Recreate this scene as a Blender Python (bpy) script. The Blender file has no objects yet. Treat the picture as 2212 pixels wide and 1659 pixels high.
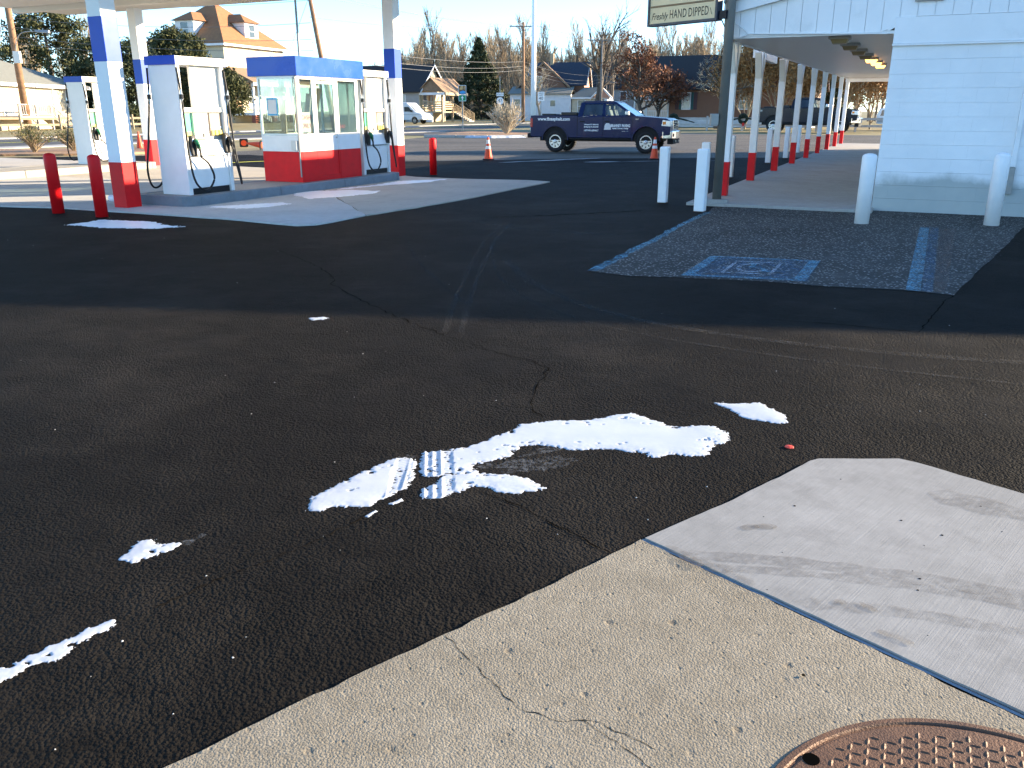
import bpy, bmesh, math, random
import numpy as np
from mathutils import Vector, Matrix

# ------------------------------------------------------------------ scene, camera, sky, sun
scene = bpy.context.scene
R = math.radians
PI = math.pi
col = scene.collection
random.seed(7)
RNG = np.random.default_rng(7)

cam_d = bpy.data.cameras.new('camera')
cam = bpy.data.objects.new('camera', cam_d)
col.objects.link(cam)
cam.location = (0, 0, 1.5)
cam.rotation_euler = (PI / 2 - math.atan((829.5 - 240) / 1800.0), 0, 0)
cam_d.sensor_width = 36
cam_d.lens = 36 * 1800.0 / 2212
cam_d.clip_start = 0.05
cam_d.clip_end = 3000
scene.camera = cam

SUN_AZ = R(13.5)        # from +X towards +Y
SUN_EL = R(14.5)
world = bpy.data.worlds.new('World')
scene.world = world
world.use_nodes = True
wn = world.node_tree
bg = wn.nodes['Background']
sky = wn.nodes.new('ShaderNodeTexSky')
sky.sky_type = 'NISHITA'
sky.sun_disc = False
sky.sun_elevation = SUN_EL
sky.sun_rotation = PI / 2 - SUN_AZ
sky.altitude = 0
sky.air_density = 0.75
sky.dust_density = 0.0
sky.ozone_density = 4.0
tint = wn.nodes.new('ShaderNodeMix')          # camera white balance: slightly cool sky
tint.data_type = 'RGBA'
tint.blend_type = 'MULTIPLY'
tint.inputs[0].default_value = 1.0
tint.inputs[7].default_value = (1.0, 0.99, 0.92, 1)
wn.links.new(sky.outputs[0], tint.inputs[6])
wn.links.new(tint.outputs[2], bg.inputs[0])
bg.inputs[1].default_value = 0.148

sun_d = bpy.data.lights.new('sun', 'SUN')
sun_d.energy = 5.0
sun_d.angle = R(0.55)
sun_d.color = (1.0, 0.82, 0.58)
sun = bpy.data.objects.new('sun', sun_d)
col.objects.link(sun)
SDIR = Vector((math.cos(SUN_AZ) * math.cos(SUN_EL), math.sin(SUN_AZ) * math.cos(SUN_EL), math.sin(SUN_EL)))
sun.rotation_euler = SDIR.to_track_quat('Z', 'Y').to_euler()
sun.location = SDIR * 60

scene.view_settings.view_transform = 'Standard'
scene.view_settings.look = 'None'
scene.view_settings.exposure = 1.95
scene.view_settings.gamma = 1
scene.view_settings.use_curve_mapping = False
scene.cycles.max_bounces = 6
scene.cycles.diffuse_bounces = 3
scene.cycles.transparent_max_bounces = 12
scene.render.resolution_x = 1024
scene.render.resolution_y = 768

# ------------------------------------------------------------------ materials
MATS = {}


def newmat(name):
    m = bpy.data.materials.new(name)
    m.use_nodes = True
    nt = m.node_tree
    b = nt.nodes['Principled BSDF']
    MATS[name] = m
    return m, nt, b


def N(nt, typ, **kw):
    n = nt.nodes.new(typ)
    for k, v in kw.items():
        if k.startswith('i_'):
            key = k[2:].replace('_', ' ')
            n.inputs[key].default_value = v
        else:
            setattr(n, k, v)
    return n


def noise_node(nt, coord, scale, detail=4, rough=0.55, typ='ShaderNodeTexNoise'):
    n = nt.nodes.new(typ)
    n.inputs['Scale'].default_value = scale
    if 'Detail' in n.inputs:
        n.inputs['Detail'].default_value = detail
    if 'Roughness' in n.inputs and typ == 'ShaderNodeTexNoise':
        n.inputs['Roughness'].default_value = rough
    nt.links.new(coord, n.inputs['Vector'])
    return n


def ramp(nt, src, stops):
    r = nt.nodes.new('ShaderNodeValToRGB')
    els = r.color_ramp.elements
    while len(els) < len(stops):
        els.new(0.5)
    for e, (p, c) in zip(els, stops):
        e.position = p
        e.color = (c[0], c[1], c[2], 1) if hasattr(c, '__len__') else (c, c, c, 1)
    nt.links.new(src, r.inputs[0])
    return r


def mixc(nt, fac, a, b, mode='MIX'):
    m = nt.nodes.new('ShaderNodeMix')
    m.data_type = 'RGBA'
    m.blend_type = mode
    for idx, v in ((0, fac), (6, a), (7, b)):
        if isinstance(v, bpy.types.NodeSocket):
            nt.links.new(v, m.inputs[idx])
        elif idx == 0:
            m.inputs[0].default_value = v
        else:
            m.inputs[idx].default_value = (v[0], v[1], v[2], 1)
    return m.outputs[2]


def math_node(nt, op, a, b=None):
    m = nt.nodes.new('ShaderNodeMath')
    m.operation = op
    for i, v in ((0, a), (1, b)):
        if v is None:
            continue
        if isinstance(v, bpy.types.NodeSocket):
            nt.links.new(v, m.inputs[i])
        else:
            m.inputs[i].default_value = v
    return m.outputs[0]


def bump(nt, b, height, strength, dist=0.01, prev=None):
    n = nt.nodes.new('ShaderNodeBump')
    n.inputs['Strength'].default_value = strength
    n.inputs['Distance'].default_value = dist
    nt.links.new(height, n.inputs['Height'])
    if prev is not None:
        nt.links.new(prev, n.inputs['Normal'])
    nt.links.new(n.outputs[0], b.inputs['Normal'])
    return n.outputs[0]


def pbr(name, c, rough=0.6, metal=0.0, var=0.10, scale=3.0, bmp=0.0, bscale=60.0, spec=0.4, coat=0.0, dirt=None):
    """painted / moulded surface with gentle procedural unevenness"""
    if name in MATS:
        return MATS[name]
    m, nt, b = newmat(name)
    tc = N(nt, 'ShaderNodeTexCoord')
    n = noise_node(nt, tc.outputs['Object'], scale, 6, 0.6)
    lo = [max(0, x * (1 - var)) for x in c]
    hi = [min(1, x * (1 + var * 0.7)) for x in c]
    cr = ramp(nt, n.outputs['Fac'], [(0.3, lo), (0.7, hi)])
    out = cr.outputs[0]
    if dirt:
        n2 = noise_node(nt, tc.outputs['Object'], dirt[1], 8, 0.7)
        f = ramp(nt, n2.outputs['Fac'], [(dirt[2], 0.0), (dirt[2] + 0.12, dirt[3])])
        out = mixc(nt, f.outputs[0], out, dirt[0])
    nt.links.new(out, b.inputs['Base Color'])
    rr = ramp(nt, n.outputs['Fac'], [(0.3, max(0, rough - 0.06)), (0.7, min(1, rough + 0.06))])
    nt.links.new(rr.outputs[0], b.inputs['Roughness'])
    b.inputs['Metallic'].default_value = metal
    b.inputs['Specular IOR Level'].default_value = spec
    if coat:
        b.inputs['Coat Weight'].default_value = coat
        b.inputs['Coat Roughness'].default_value = 0.06
    if bmp:
        nb = noise_node(nt, tc.outputs['Object'], bscale, 3, 0.6)
        bump(nt, b, nb.outputs['Fac'], bmp, 0.01)
    return m


def glass(name, tint=(0.9, 0.95, 0.95), refl=0.12, rough=0.02):
    m, nt, b = newmat(name)
    nt.nodes.remove(b)
    out = nt.nodes['Material Output']
    t = N(nt, 'ShaderNodeBsdfTransparent')
    t.inputs[0].default_value = (*tint, 1)
    g = N(nt, 'ShaderNodeBsdfGlossy')
    g.inputs['Roughness'].default_value = rough
    lw = N(nt, 'ShaderNodeLayerWeight')
    lw.inputs[0].default_value = 0.5
    fz = math_node(nt, 'POWER', lw.outputs['Facing'], 4.0)
    fz = math_node(nt, 'ADD', math_node(nt, 'MULTIPLY', fz, 0.7), 0.02)
    tc = N(nt, 'ShaderNodeTexCoord')
    nn = noise_node(nt, tc.outputs['Object'], 2.5, 5)
    ad = math_node(nt, 'MULTIPLY', nn.outputs['Fac'], refl * 2)
    f = math_node(nt, 'ADD', fz, ad)
    mx = N(nt, 'ShaderNodeMixShader')
    nt.links.new(f, mx.inputs[0])
    nt.links.new(t.outputs[0], mx.inputs[1])
    nt.links.new(g.outputs[0], mx.inputs[2])
    nt.links.new(mx.outputs[0], out.inputs[0])
    return m


def emit(name, c, strength):
    m, nt, b = newmat(name)
    b.inputs['Base Color'].default_value = (*c, 1)
    b.inputs['Emission Color'].default_value = (*c, 1)
    b.inputs['Emission Strength'].default_value = strength
    return m


def leafmat(name, c1, c2, trans=0.25, scale=1.2):
    """leaf or twig colour varied clump by clump"""
    m, nt, b = newmat(name)
    tc = N(nt, 'ShaderNodeTexCoord')
    n = noise_node(nt, tc.outputs['Object'], scale, 5, 0.7)
    cr = ramp(nt, n.outputs['Fac'], [(0.32, c1), (0.68, c2)])
    nt.links.new(cr.outputs[0], b.inputs['Base Color'])
    b.inputs['Roughness'].default_value = 0.7
    b.inputs['Specular IOR Level'].default_value = 0.2
    return m


# --- ground surfaces
def asphalt_mat(name, c_lo, c_hi, agg=130.0, bstr=0.6, speck=0.0, speck_c=(0.3, 0.29, 0.27), patch=None, rough=0.8, spec=0.3, stretch=None):
    m, nt, b = newmat(name)
    tc = N(nt, 'ShaderNodeTexCoord')
    co = tc.outputs['Object']
    if stretch:
        mp = N(nt, 'ShaderNodeMapping')
        mp.inputs['Scale'].default_value = stretch
        nt.links.new(co, mp.inputs[0])
        co = mp.outputs[0]
    big = noise_node(nt, co, 0.45, 4, 0.62)
    mid = noise_node(nt, co, 6.0, 4, 0.65)
    f = math_node(nt, 'ADD', math_node(nt, 'MULTIPLY', big.outputs['Fac'], 0.65), math_node(nt, 'MULTIPLY', mid.outputs['Fac'], 0.35))
    cr = ramp(nt, f, [(0.36, c_lo), (0.64, c_hi)])
    out = cr.outputs[0]
    v = nt.nodes.new('ShaderNodeTexVoronoi')
    v.inputs['Scale'].default_value = agg
    v.inputs['Randomness'].default_value = 1.0
    nt.links.new(co, v.inputs['Vector'])
    if speck:
        vs = nt.nodes.new('ShaderNodeTexVoronoi')
        vs.inputs['Scale'].default_value = 34.0
        nt.links.new(co, vs.inputs['Vector'])
        fs = ramp(nt, vs.outputs['Color'], [(1 - speck, 0.0), (1 - speck + 0.04, 1.0)])
        near = ramp(nt, vs.outputs['Distance'], [(0.30, 1.0), (0.45, 0.0)])
        ff = math_node(nt, 'MULTIPLY', fs.outputs[0], near.outputs[0])
        out = mixc(nt, ff, out, speck_c)
    if patch:
        pn = noise_node(nt, co, patch[1], 6, 0.7)
        pf = ramp(nt, pn.outputs['Fac'], [(patch[2], 0.0), (patch[2] + 0.16, patch[3])])
        out = mixc(nt, pf.outputs[0], out, patch[0])
    nt.links.new(out, b.inputs['Base Color'])
    b.inputs['Roughness'].default_value = rough
    b.inputs['Specular IOR Level'].default_value = spec
    fine = noise_node(nt, co, 260.0, 1, 0.6)
    vv = nt.nodes.new('ShaderNodeTexVoronoi')
    vv.inputs['Scale'].default_value = agg * 0.55
    nt.links.new(co, vv.inputs['Vector'])
    h = math_node(nt, 'ADD', math_node(nt, 'MULTIPLY', v.outputs['Distance'], -0.9), math_node(nt, 'MULTIPLY', fine.outputs['Fac'], 0.35))
    h = math_node(nt, 'ADD', h, math_node(nt, 'MULTIPLY', vv.outputs['Distance'], -0.7))
    und = noise_node(nt, co, 2.2, 2, 0.6)
    p = bump(nt, b, und.outputs['Fac'], 0.35, 0.05)
    smo = noise_node(nt, co, 1.7, 3, 0.6)
    sr = ramp(nt, smo.outputs['Fac'], [(0.35, 0.45), (0.62, 1.25)])
    bump(nt, b, math_node(nt, 'MULTIPLY', h, sr.outputs[0]), bstr, 0.010, p)
    return m


asphalt_mat('sealcoat', (0.0068, 0.0057, 0.0046), (0.0150, 0.0128, 0.0104), 96, 0.75, 0.002, (0.10, 0.09, 0.08), ((0.030, 0.0255, 0.0205), 0.55, 0.50, 0.6), 0.75, 0.05)
asphalt_mat('old_asphalt', (0.019, 0.018, 0.0165), (0.055, 0.052, 0.047), 90, 0.7, 0.45, (0.32, 0.30, 0.275), ((0.085, 0.083, 0.08), 1.6, 0.55, 0.6))
asphalt_mat('gravel_lot', (0.052, 0.045, 0.035), (0.125, 0.108, 0.085), 12, 1.0, 0.45, (0.26, 0.23, 0.19), ((0.024, 0.0225, 0.021), 0.30, 0.50, 0.85), stretch=(0.35, 1.6, 1))
asphalt_mat('road_asphalt', (0.060, 0.058, 0.054), (0.10, 0.096, 0.088), 40, 0.3)
asphalt_mat('mulch', (0.20, 0.11, 0.06), (0.42, 0.27, 0.16), 22, 0.9, 0.3, (0.42, 0.28, 0.16))
asphalt_mat('lawn', (0.22, 0.17, 0.085), (0.36, 0.29, 0.14), 16, 0.9, 0.25, (0.13, 0.15, 0.05), ((0.16, 0.17, 0.06), 0.25, 0.5, 0.8))


def concrete_mat(name, lo, hi, kind):
    m, nt, b = newmat(name)
    tc = N(nt, 'ShaderNodeTexCoord')
    co = tc.outputs['Object']
    big = noise_node(nt, co, 1.1, 7, 0.65)
    mid = noise_node(nt, co, 14.0, 6, 0.7)
    f = math_node(nt, 'ADD', math_node(nt, 'MULTIPLY', big.outputs['Fac'], 0.6), math_node(nt, 'MULTIPLY', mid.outputs['Fac'], 0.4))
    cr = ramp(nt, f, [(0.34, lo), (0.66, hi)])
    out = cr.outputs[0]
    b.inputs['Roughness'].default_value = 0.9
    b.inputs['Specular IOR Level'].default_value = 0.2
    st = noise_node(nt, co, 2.3, 8, 0.75)
    sf = ramp(nt, st.outputs['Fac'], [(0.52, 0.0), (0.74, 0.45)])
    out = mixc(nt, sf.outputs[0], out, [x * 0.55 for x in lo])
    if kind == 'rough':
        # worn surface: pits of two sizes, exposed aggregate, sandy grain
        wob = noise_node(nt, co, 60, 3)
        pf = None
        for sc_, lo_, r0_, r1_ in ((15.0, .70, .14, .26), (42.0, .74, .18, .34)):
            vo = nt.nodes.new('ShaderNodeTexVoronoi')
            vo.inputs['Scale'].default_value = sc_
            nt.links.new(co, vo.inputs['Vector'])
            dd = math_node(nt, 'ADD', vo.outputs['Distance'], math_node(nt, 'MULTIPLY', wob.outputs['Fac'], 0.30))
            dd = math_node(nt, 'SUBTRACT', dd, 0.10)
            pick = ramp(nt, vo.outputs['Color'], [(lo_, 0.0), (lo_ + .04, 1.0)])
            pit = ramp(nt, dd, [(r0_, 1.0), (r1_, 0.0)])
            q_ = math_node(nt, 'MULTIPLY', pick.outputs[0], pit.outputs[0])
            pf = q_ if pf is None else math_node(nt, 'MAXIMUM', pf, q_)
        out = mixc(nt, math_node(nt, 'MULTIPLY', pf, 0.45), out, (0.09, 0.075, 0.06))
        ag = nt.nodes.new('ShaderNodeTexVoronoi')
        ag.inputs['Scale'].default_value = 150.0
        nt.links.new(co, ag.inputs['Vector'])
        ac = ramp(nt, ag.outputs['Color'], [(0.15, 0.84), (0.85, 1.13)])
        out = mixc(nt, 1.0, out, ac.outputs[0], 'MULTIPLY')
        g = noise_node(nt, co, 170, 3, 0.7)
        h = math_node(nt, 'ADD', g.outputs['Fac'], math_node(nt, 'MULTIPLY', ag.outputs['Distance'], -0.8))
        h = math_node(nt, 'SUBTRACT', h, math_node(nt, 'MULTIPLY', pf, 1.8))
        nt.links.new(out, b.inputs['Base Color'])
        bump(nt, b, h, 0.40, 0.007)
    else:
        # broom finish: fine parallel scratches
        mq = N(nt, 'ShaderNodeMapping')
        mq.inputs['Rotation'].default_value = (0, 0, R(-46))
        nt.links.new(co, mq.inputs[0])
        mp = N(nt, 'ShaderNodeMapping')
        mp.inputs['Scale'].default_value = (4, 200, 1)
        nt.links.new(mq.outputs[0], mp.inputs[0])
        br = noise_node(nt, mp.outputs[0], 1.0, 4, 0.6)
        bc = ramp(nt, br.outputs['Fac'], [(0.35, 0.92), (0.65, 1.05)])
        out = mixc(nt, 1.0, out, bc.outputs[0], 'MULTIPLY')
        nt.links.new(out, b.inputs['Base Color'])
        g = noise_node(nt, co, 160, 3, 0.6)
        h = math_node(nt, 'ADD', math_node(nt, 'MULTIPLY', br.outputs['Fac'], 1.0), math_node(nt, 'MULTIPLY', g.outputs['Fac'], 0.5))
        bump(nt, b, h, 0.22, 0.006)
    return m


concrete_mat('concrete_old', (0.200, 0.170, 0.122), (0.300, 0.262, 0.198), 'rough')
concrete_mat('concrete_fore', (0.46, 0.445, 0.42), (0.58, 0.565, 0.54), 'broom')
concrete_mat('concrete_new', (0.215, 0.213, 0.203), (0.300, 0.297, 0.285), 'broom')
concrete_mat('concrete_pad', (0.42, 0.38, 0.325), (0.52, 0.475, 0.41), 'broom')
concrete_mat('concrete_walk', (0.33, 0.31, 0.28), (0.43, 0.41, 0.375), 'broom')


def worn_paint(name, c, cover, scale=26.0, soft=0.08):
    """paint worn away in flecks (transparent where the ground shows)"""
    m, nt, b = newmat(name)
    out = nt.nodes['Material Output']
    tc = N(nt, 'ShaderNodeTexCoord')
    n = noise_node(nt, tc.outputs['Object'], scale, 6, 0.75)
    n2 = noise_node(nt, tc.outputs['Object'], scale * 0.12, 4, 0.6)
    f = math_node(nt, 'ADD', math_node(nt, 'MULTIPLY', n.outputs['Fac'], 0.7), math_node(nt, 'MULTIPLY', n2.outputs['Fac'], 0.3))
    fr = ramp(nt, f, [(1 - cover - soft, 0.0), (1 - cover + soft, 1.0)])
    cr = ramp(nt, n.outputs['Fac'], [(0.3, [x * 0.7 for x in c]), (0.7, c)])
    nt.links.new(cr.outputs[0], b.inputs['Base Color'])
    b.inputs['Roughness'].default_value = 0.8
    t = N(nt, 'ShaderNodeBsdfTransparent')
    mx = N(nt, 'ShaderNodeMixShader')
    nt.links.new(fr.outputs[0], mx.inputs[0])
    nt.links.new(t.outputs[0], mx.inputs[1])
    nt.links.new(b.outputs[0], mx.inputs[2])
    nt.links.new(mx.outputs[0], out.inputs[0])
    return m


worn_paint('paint_blue', (0.20, 0.45, 0.58), 0.45, 45, 0.14)
worn_paint('paint_blue_faint', (0.09, 0.25, 0.42), 0.40, 60, 0.15)
worn_paint('paint_white_faint', (0.45, 0.47, 0.50), 0.50, 60)
worn_paint('paint_tan_faint', (0.16, 0.12, 0.10), 0.45, 50, 0.2)
worn_paint('paint_white', (0.75, 0.75, 0.75), 0.66, 30)
worn_paint('tyre_dust', (0.034, 0.031, 0.028), 0.34, 45, 0.25)
worn_paint('stain', (0.15, 0.13, 0.11), 0.38, 22, 0.3)
worn_paint('slush', (0.26, 0.28, 0.30), 0.30, 45, 0.24)
worn_paint('scuff', (0.16, 0.15, 0.14), 0.26, 35, 0.32)
worn_paint('tape_yellow', (0.85, 0.80, 0.08), 0.8, 20)
worn_paint('frost', (0.85, 0.86, 0.88), 0.60, 14, 0.12)


def snow_mat(name='snow', lo=(0.42, 0.455, 0.50), hi=(0.52, 0.54, 0.57)):
    m, nt, b = newmat(name)
    tc = N(nt, 'ShaderNodeTexCoord')
    n = noise_node(nt, tc.outputs['Object'], 5, 6, 0.6)
    cr = ramp(nt, n.outputs['Fac'], [(0.3, lo), (0.7, hi)])
    nt.links.new(cr.outputs[0], b.inputs['Base Color'])
    b.inputs['Roughness'].default_value = 0.45
    b.inputs['Subsurface Weight'].default_value = 0.15
    b.inputs['Subsurface Radius'].default_value = (0.01, 0.012, 0.016)
    g = noise_node(nt, tc.outputs['Object'], 180, 4, 0.6)
    bump(nt, b, g.outputs['Fac'], 0.05, 0.004)


snow_mat()  # duller copy, for the sunlit patches
snow_mat('snow_shade_bright', (0.82, 0.83, 0.85), (0.92, 0.92, 0.93))  # same snow coloured brighter for the patches lying in shade
pbr('white_paint', (0.88, 0.88, 0.88), 0.45, 0, 0.04, 4, 0.05, 30)
pbr('white_metal', (0.87, 0.87, 0.86), 0.35, 0, 0.04, 4)
pbr('pump_grey', (0.42, 0.42, 0.41), 0.5, 0, 0.06, 4)
pbr('pump_bezel', (0.60, 0.60, 0.58), 0.5, 0, 0.06, 4)
pbr('cream_metal', (0.72, 0.71, 0.66), 0.5, 0, 0.05, 2)
pbr('canopy_white', (0.80, 0.79, 0.74), 0.5, 0, 0.06, 0.8)
pbr('red_paint', (0.72, 0.010, 0.014), 0.45, 0, 0.10, 6, 0.06, 40, spec=0.2)
pbr('blue_paint', (0.015, 0.075, 0.48), 0.4, 0, 0.06, 4, spec=0.25)
pbr('blue_gloss', (0.012, 0.085, 0.55), 0.25, 0, 0.06, 3, spec=0.3)
pbr('kerb_grey', (0.17, 0.20, 0.23), 0.6, 0, 0.18, 5, 0.25, 40, dirt=((0.35, 0.34, 0.33), 9, 0.62, 0.7))
pbr('black_rubber', (0.012, 0.012, 0.013), 0.5, 0, 0.2, 8)
pbr('black_plastic', (0.015, 0.015, 0.016), 0.4, 0, 0.2, 8)
pbr('chrome', (0.75, 0.75, 0.76), 0.14, 1.0, 0.04, 5)
pbr('silver', (0.55, 0.55, 0.55), 0.3, 0.8, 0.08, 8)
pbr('alu_frame', (0.62, 0.62, 0.60), 0.4, 0.5, 0.08, 8)
pbr('green_plastic', (0.01, 0.16, 0.07), 0.4, 0, 0.1, 8)
pbr('green_panel', (0.05, 0.62, 0.28), 0.4, 0, 0.05, 8)
pbr('yellow_panel', (0.85, 0.70, 0.12), 0.4, 0, 0.05, 8)
pbr('tan_panel', (0.30, 0.25, 0.20), 0.4, 0, 0.05, 8)
pbr('lcd', (0.42, 0.45, 0.36), 0.25, 0, 0.05, 8)
pbr('grey_plastic', (0.34, 0.33, 0.31), 0.5, 0, 0.08, 8)
pbr('wood_pole', (0.26, 0.15, 0.085), 0.85, 0, 0.3, 3, 0.5, 40)
pbr('wood_pole_grey', (0.22, 0.19, 0.165), 0.85, 0, 0.25, 3, 0.4, 40)
pbr('sign_post_grey', (0.15, 0.15, 0.135), 0.6, 0.1, 0.18, 3, 0.2, 40)
pbr('galv', (0.32, 0.32, 0.31), 0.5, 0.5, 0.12, 6)
pbr('sign_cream', (0.68, 0.59, 0.38), 0.5, 0, 0.08, 3, dirt=((0.45, 0.38, 0.25), 3.5, 0.58, 0.6))
pbr('sign_brown', (0.20, 0.14, 0.08), 0.6, 0, 0.2, 8)
pbr('sign_frame', (0.06, 0.07, 0.09), 0.5, 0, 0.2, 8, dirt=((0.10, 0.05, 0.03), 12, 0.6, 0.8))
pbr('letter_black', (0.02, 0.018, 0.016), 0.7, 0, 0.3, 20)
pbr('letter_white', (0.88, 0.88, 0.88), 0.5, 0, 0.05, 20)
pbr('letter_red', (0.60, 0.03, 0.03), 0.5, 0, 0.05, 20)
pbr('paper', (0.80, 0.79, 0.76), 0.7, 0, 0.04, 8)
pbr('tape_blue', (0.10, 0.45, 0.75), 0.6, 0, 0.08, 8)
pbr('board_wood', (0.55, 0.40, 0.24), 0.7, 0, 0.2, 6)
pbr('porch_ceiling', (0.66, 0.64, 0.58), 0.35, 0, 0.06, 1.2)
pbr('lamp_yellow', (0.30, 0.22, 0.11), 0.4, 0, 0.1, 8)
pbr('lamp_grey', (0.40, 0.39, 0.36), 0.5, 0, 0.1, 8)
pbr('shingle_grey', (0.20, 0.20, 0.17), 0.9, 0, 0.2, 6, 0.4, 18)
pbr('shingle_dark', (0.030, 0.030, 0.031), 0.9, 0, 0.25, 6, 0.4, 18)
pbr('shingle_orange', (0.29, 0.135, 0.06), 0.9, 0, 0.2, 3, 0.4, 12)
pbr('shingle_blue', (0.030, 0.042, 0.062), 0.85, 0, 0.2, 3, 0.4, 12)
pbr('shingle_tan', (0.26, 0.17, 0.105), 0.9, 0, 0.2, 3, 0.4, 12)
pbr('brick_red', (0.30, 0.10, 0.06), 0.85, 0, 0.25, 9, 0.4, 14)
pbr('foundation', (0.62, 0.62, 0.62), 0.8, 0, 0.15, 2, 0.2, 10)
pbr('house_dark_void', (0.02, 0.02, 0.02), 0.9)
pbr('window_dark', (0.06, 0.07, 0.075), 0.12, 0, 0.3, 1.5, spec=0.7)
pbr('window_light', (0.35, 0.38, 0.38), 0.12, 0, 0.25, 1.5, spec=0.7)
pbr('shutter_green', (0.02, 0.09, 0.09), 0.6)
pbr('shutter_maroon', (0.07, 0.03, 0.035), 0.6)
pbr('door_brown', (0.38, 0.22, 0.12), 0.6)
pbr('deck_tan', (0.42, 0.32, 0.20), 0.75, 0, 0.15, 4)
pbr('deck_white', (0.75, 0.74, 0.72), 0.6, 0, 0.06, 4)
pbr('weathered_rail', (0.44, 0.40, 0.36), 0.8, 0, 0.2, 2, 0.3, 20)
pbr('truck_blue', (0.0008, 0.0095, 0.062), 0.3, 0.0, 0.06, 2, spec=0.25, coat=0.12)
pbr('truck_navy', (0.002, 0.005, 0.014), 0.3, 0.0, 0.06, 2, spec=0.25, coat=0.12)
pbr('van_white', (0.70, 0.71, 0.72), 0.3, 0, 0.05, 2, coat=0.5)
pbr('tyre', (0.018, 0.018, 0.019), 0.85, 0, 0.25, 9, 0.4, 40)
pbr('rim', (0.52, 0.52, 0.53), 0.28, 0.85, 0.08, 9)
pbr('under_black', (0.010, 0.010, 0.011), 0.8)
pbr('seat_grey', (0.42, 0.40, 0.37), 0.8)
pbr('lamp_red', (0.45, 0.012, 0.012), 0.25, 0, 0.1, 9, spec=0.6)
pbr('lamp_clear', (0.72, 0.74, 0.76), 0.15, 0.3, 0.1, 9, spec=0.6)
pbr('lamp_amber', (0.85, 0.25, 0.03), 0.25, 0, 0.1, 9)
pbr('cone_orange', (0.75, 0.075, 0.02), 0.5, 0, 0.1, 9, dirt=((0.30, 0.05, 0.02), 14, 0.6, 0.5))
pbr('sign_white', (0.80, 0.80, 0.80), 0.4, 0, 0.03, 8)
pbr('sign_green', (0.01, 0.24, 0.10), 0.4, 0, 0.05, 8)
pbr('sign_rec_brown', (0.16, 0.09, 0.05), 0.5, 0, 0.1, 8)
pbr('sign_rec_tan', (0.60, 0.36, 0.14), 0.5, 0, 0.1, 8)
pbr('sign_rec_blue', (0.05, 0.30, 0.60), 0.5, 0, 0.1, 8)
pbr('wreath_green', (0.012, 0.022, 0.012), 0.9, 0, 0.3, 20, 0.6, 50)
pbr('bow_red', (0.5, 0.02, 0.02), 0.6)
pbr('wire', (0.16, 0.155, 0.15), 0.5, 0, 0.1, 1)
pbr('rust_brown', (0.125, 0.062, 0.032), 0.55, 0.2, 0.35, 7, 0.35, 160, dirt=((0.19, 0.080, 0.028), 4.5, 0.54, 0.7))
pbr('joint_seal', (0.22, 0.24, 0.26), 0.6, 0, 0.15, 20, 0.2, 90)
pbr('crack_dark', (0.0035, 0.0033, 0.003), 1.0, spec=0.0)
pbr('crack_dusty', (0.020, 0.015, 0.010), 1.0, 0, 0.6, 30, spec=0.0)
pbr('pebble', (0.55, 0.53, 0.50), 0.8, 0, 0.3, 30)
pbr('red_scrap', (0.70, 0.06, 0.03), 0.5, 0, 0.2, 30)
glass('booth_glass', (0.86, 0.92, 0.89), 0.14)
glass('car_glass', (0.74, 0.80, 0.80), 0.05)
glass('car_glass_dark', (0.10, 0.11, 0.12), 0.08)
emit('lamp_lit', (1.0, 0.45, 0.08), 2.2)
leafmat('bark_grey', (0.13, 0.10, 0.075), (0.27, 0.22, 0.165), scale=0.8)
leafmat('bark_tan', (0.24, 0.18, 0.115), (0.42, 0.33, 0.215), scale=0.5)
leafmat('bark_dark', (0.05, 0.04, 0.032), (0.13, 0.105, 0.08), scale=0.8)
leafmat('twig_pale', (0.36, 0.30, 0.21), (0.52, 0.45, 0.33))
leafmat('needle', (0.016, 0.026, 0.013), (0.070, 0.080, 0.034), scale=0.9)
leafmat('cedar_leaf', (0.020, 0.028, 0.012), (0.115, 0.115, 0.045), scale=0.5)
leafmat('shrub_leaf', (0.035, 0.045, 0.016), (0.15, 0.15, 0.06), scale=2.5)
leafmat('brown_leaf', (0.085, 0.035, 0.020), (0.26, 0.11, 0.055), scale=0.6)
leafmat('rust_leaf', (0.17, 0.085, 0.03), (0.42, 0.23, 0.09), scale=0.5)


def siding_mat(name, c, pitch=0.16, depth=0.5):
    m, nt, b = newmat(name)
    tc = N(nt, 'ShaderNodeTexCoord')
    sx = N(nt, 'ShaderNodeSeparateXYZ')
    nt.links.new(tc.outputs['Object'], sx.inputs[0])
    z = math_node(nt, 'FRACT', math_node(nt, 'MULTIPLY', sx.outputs[2], 1 / pitch))
    n = noise_node(nt, tc.outputs['Object'], 1.6, 6, 0.65)
    cr = ramp(nt, n.outputs['Fac'], [(0.3, [x * 0.88 for x in c]), (0.7, c)])
    nt.links.new(cr.outputs[0], b.inputs['Base Color'])
    b.inputs['Roughness'].default_value = 0.6
    bump(nt, b, z, depth, 0.02)
    return m


siding_mat('siding_cream', (0.58, 0.50, 0.36))
siding_mat('siding_white', (0.74, 0.73, 0.72))
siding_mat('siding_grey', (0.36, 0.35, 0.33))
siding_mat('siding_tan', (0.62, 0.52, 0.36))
siding_mat('siding_brown', (0.19, 0.085, 0.045))
siding_mat('siding_salmon', (0.60, 0.30, 0.20))


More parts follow.
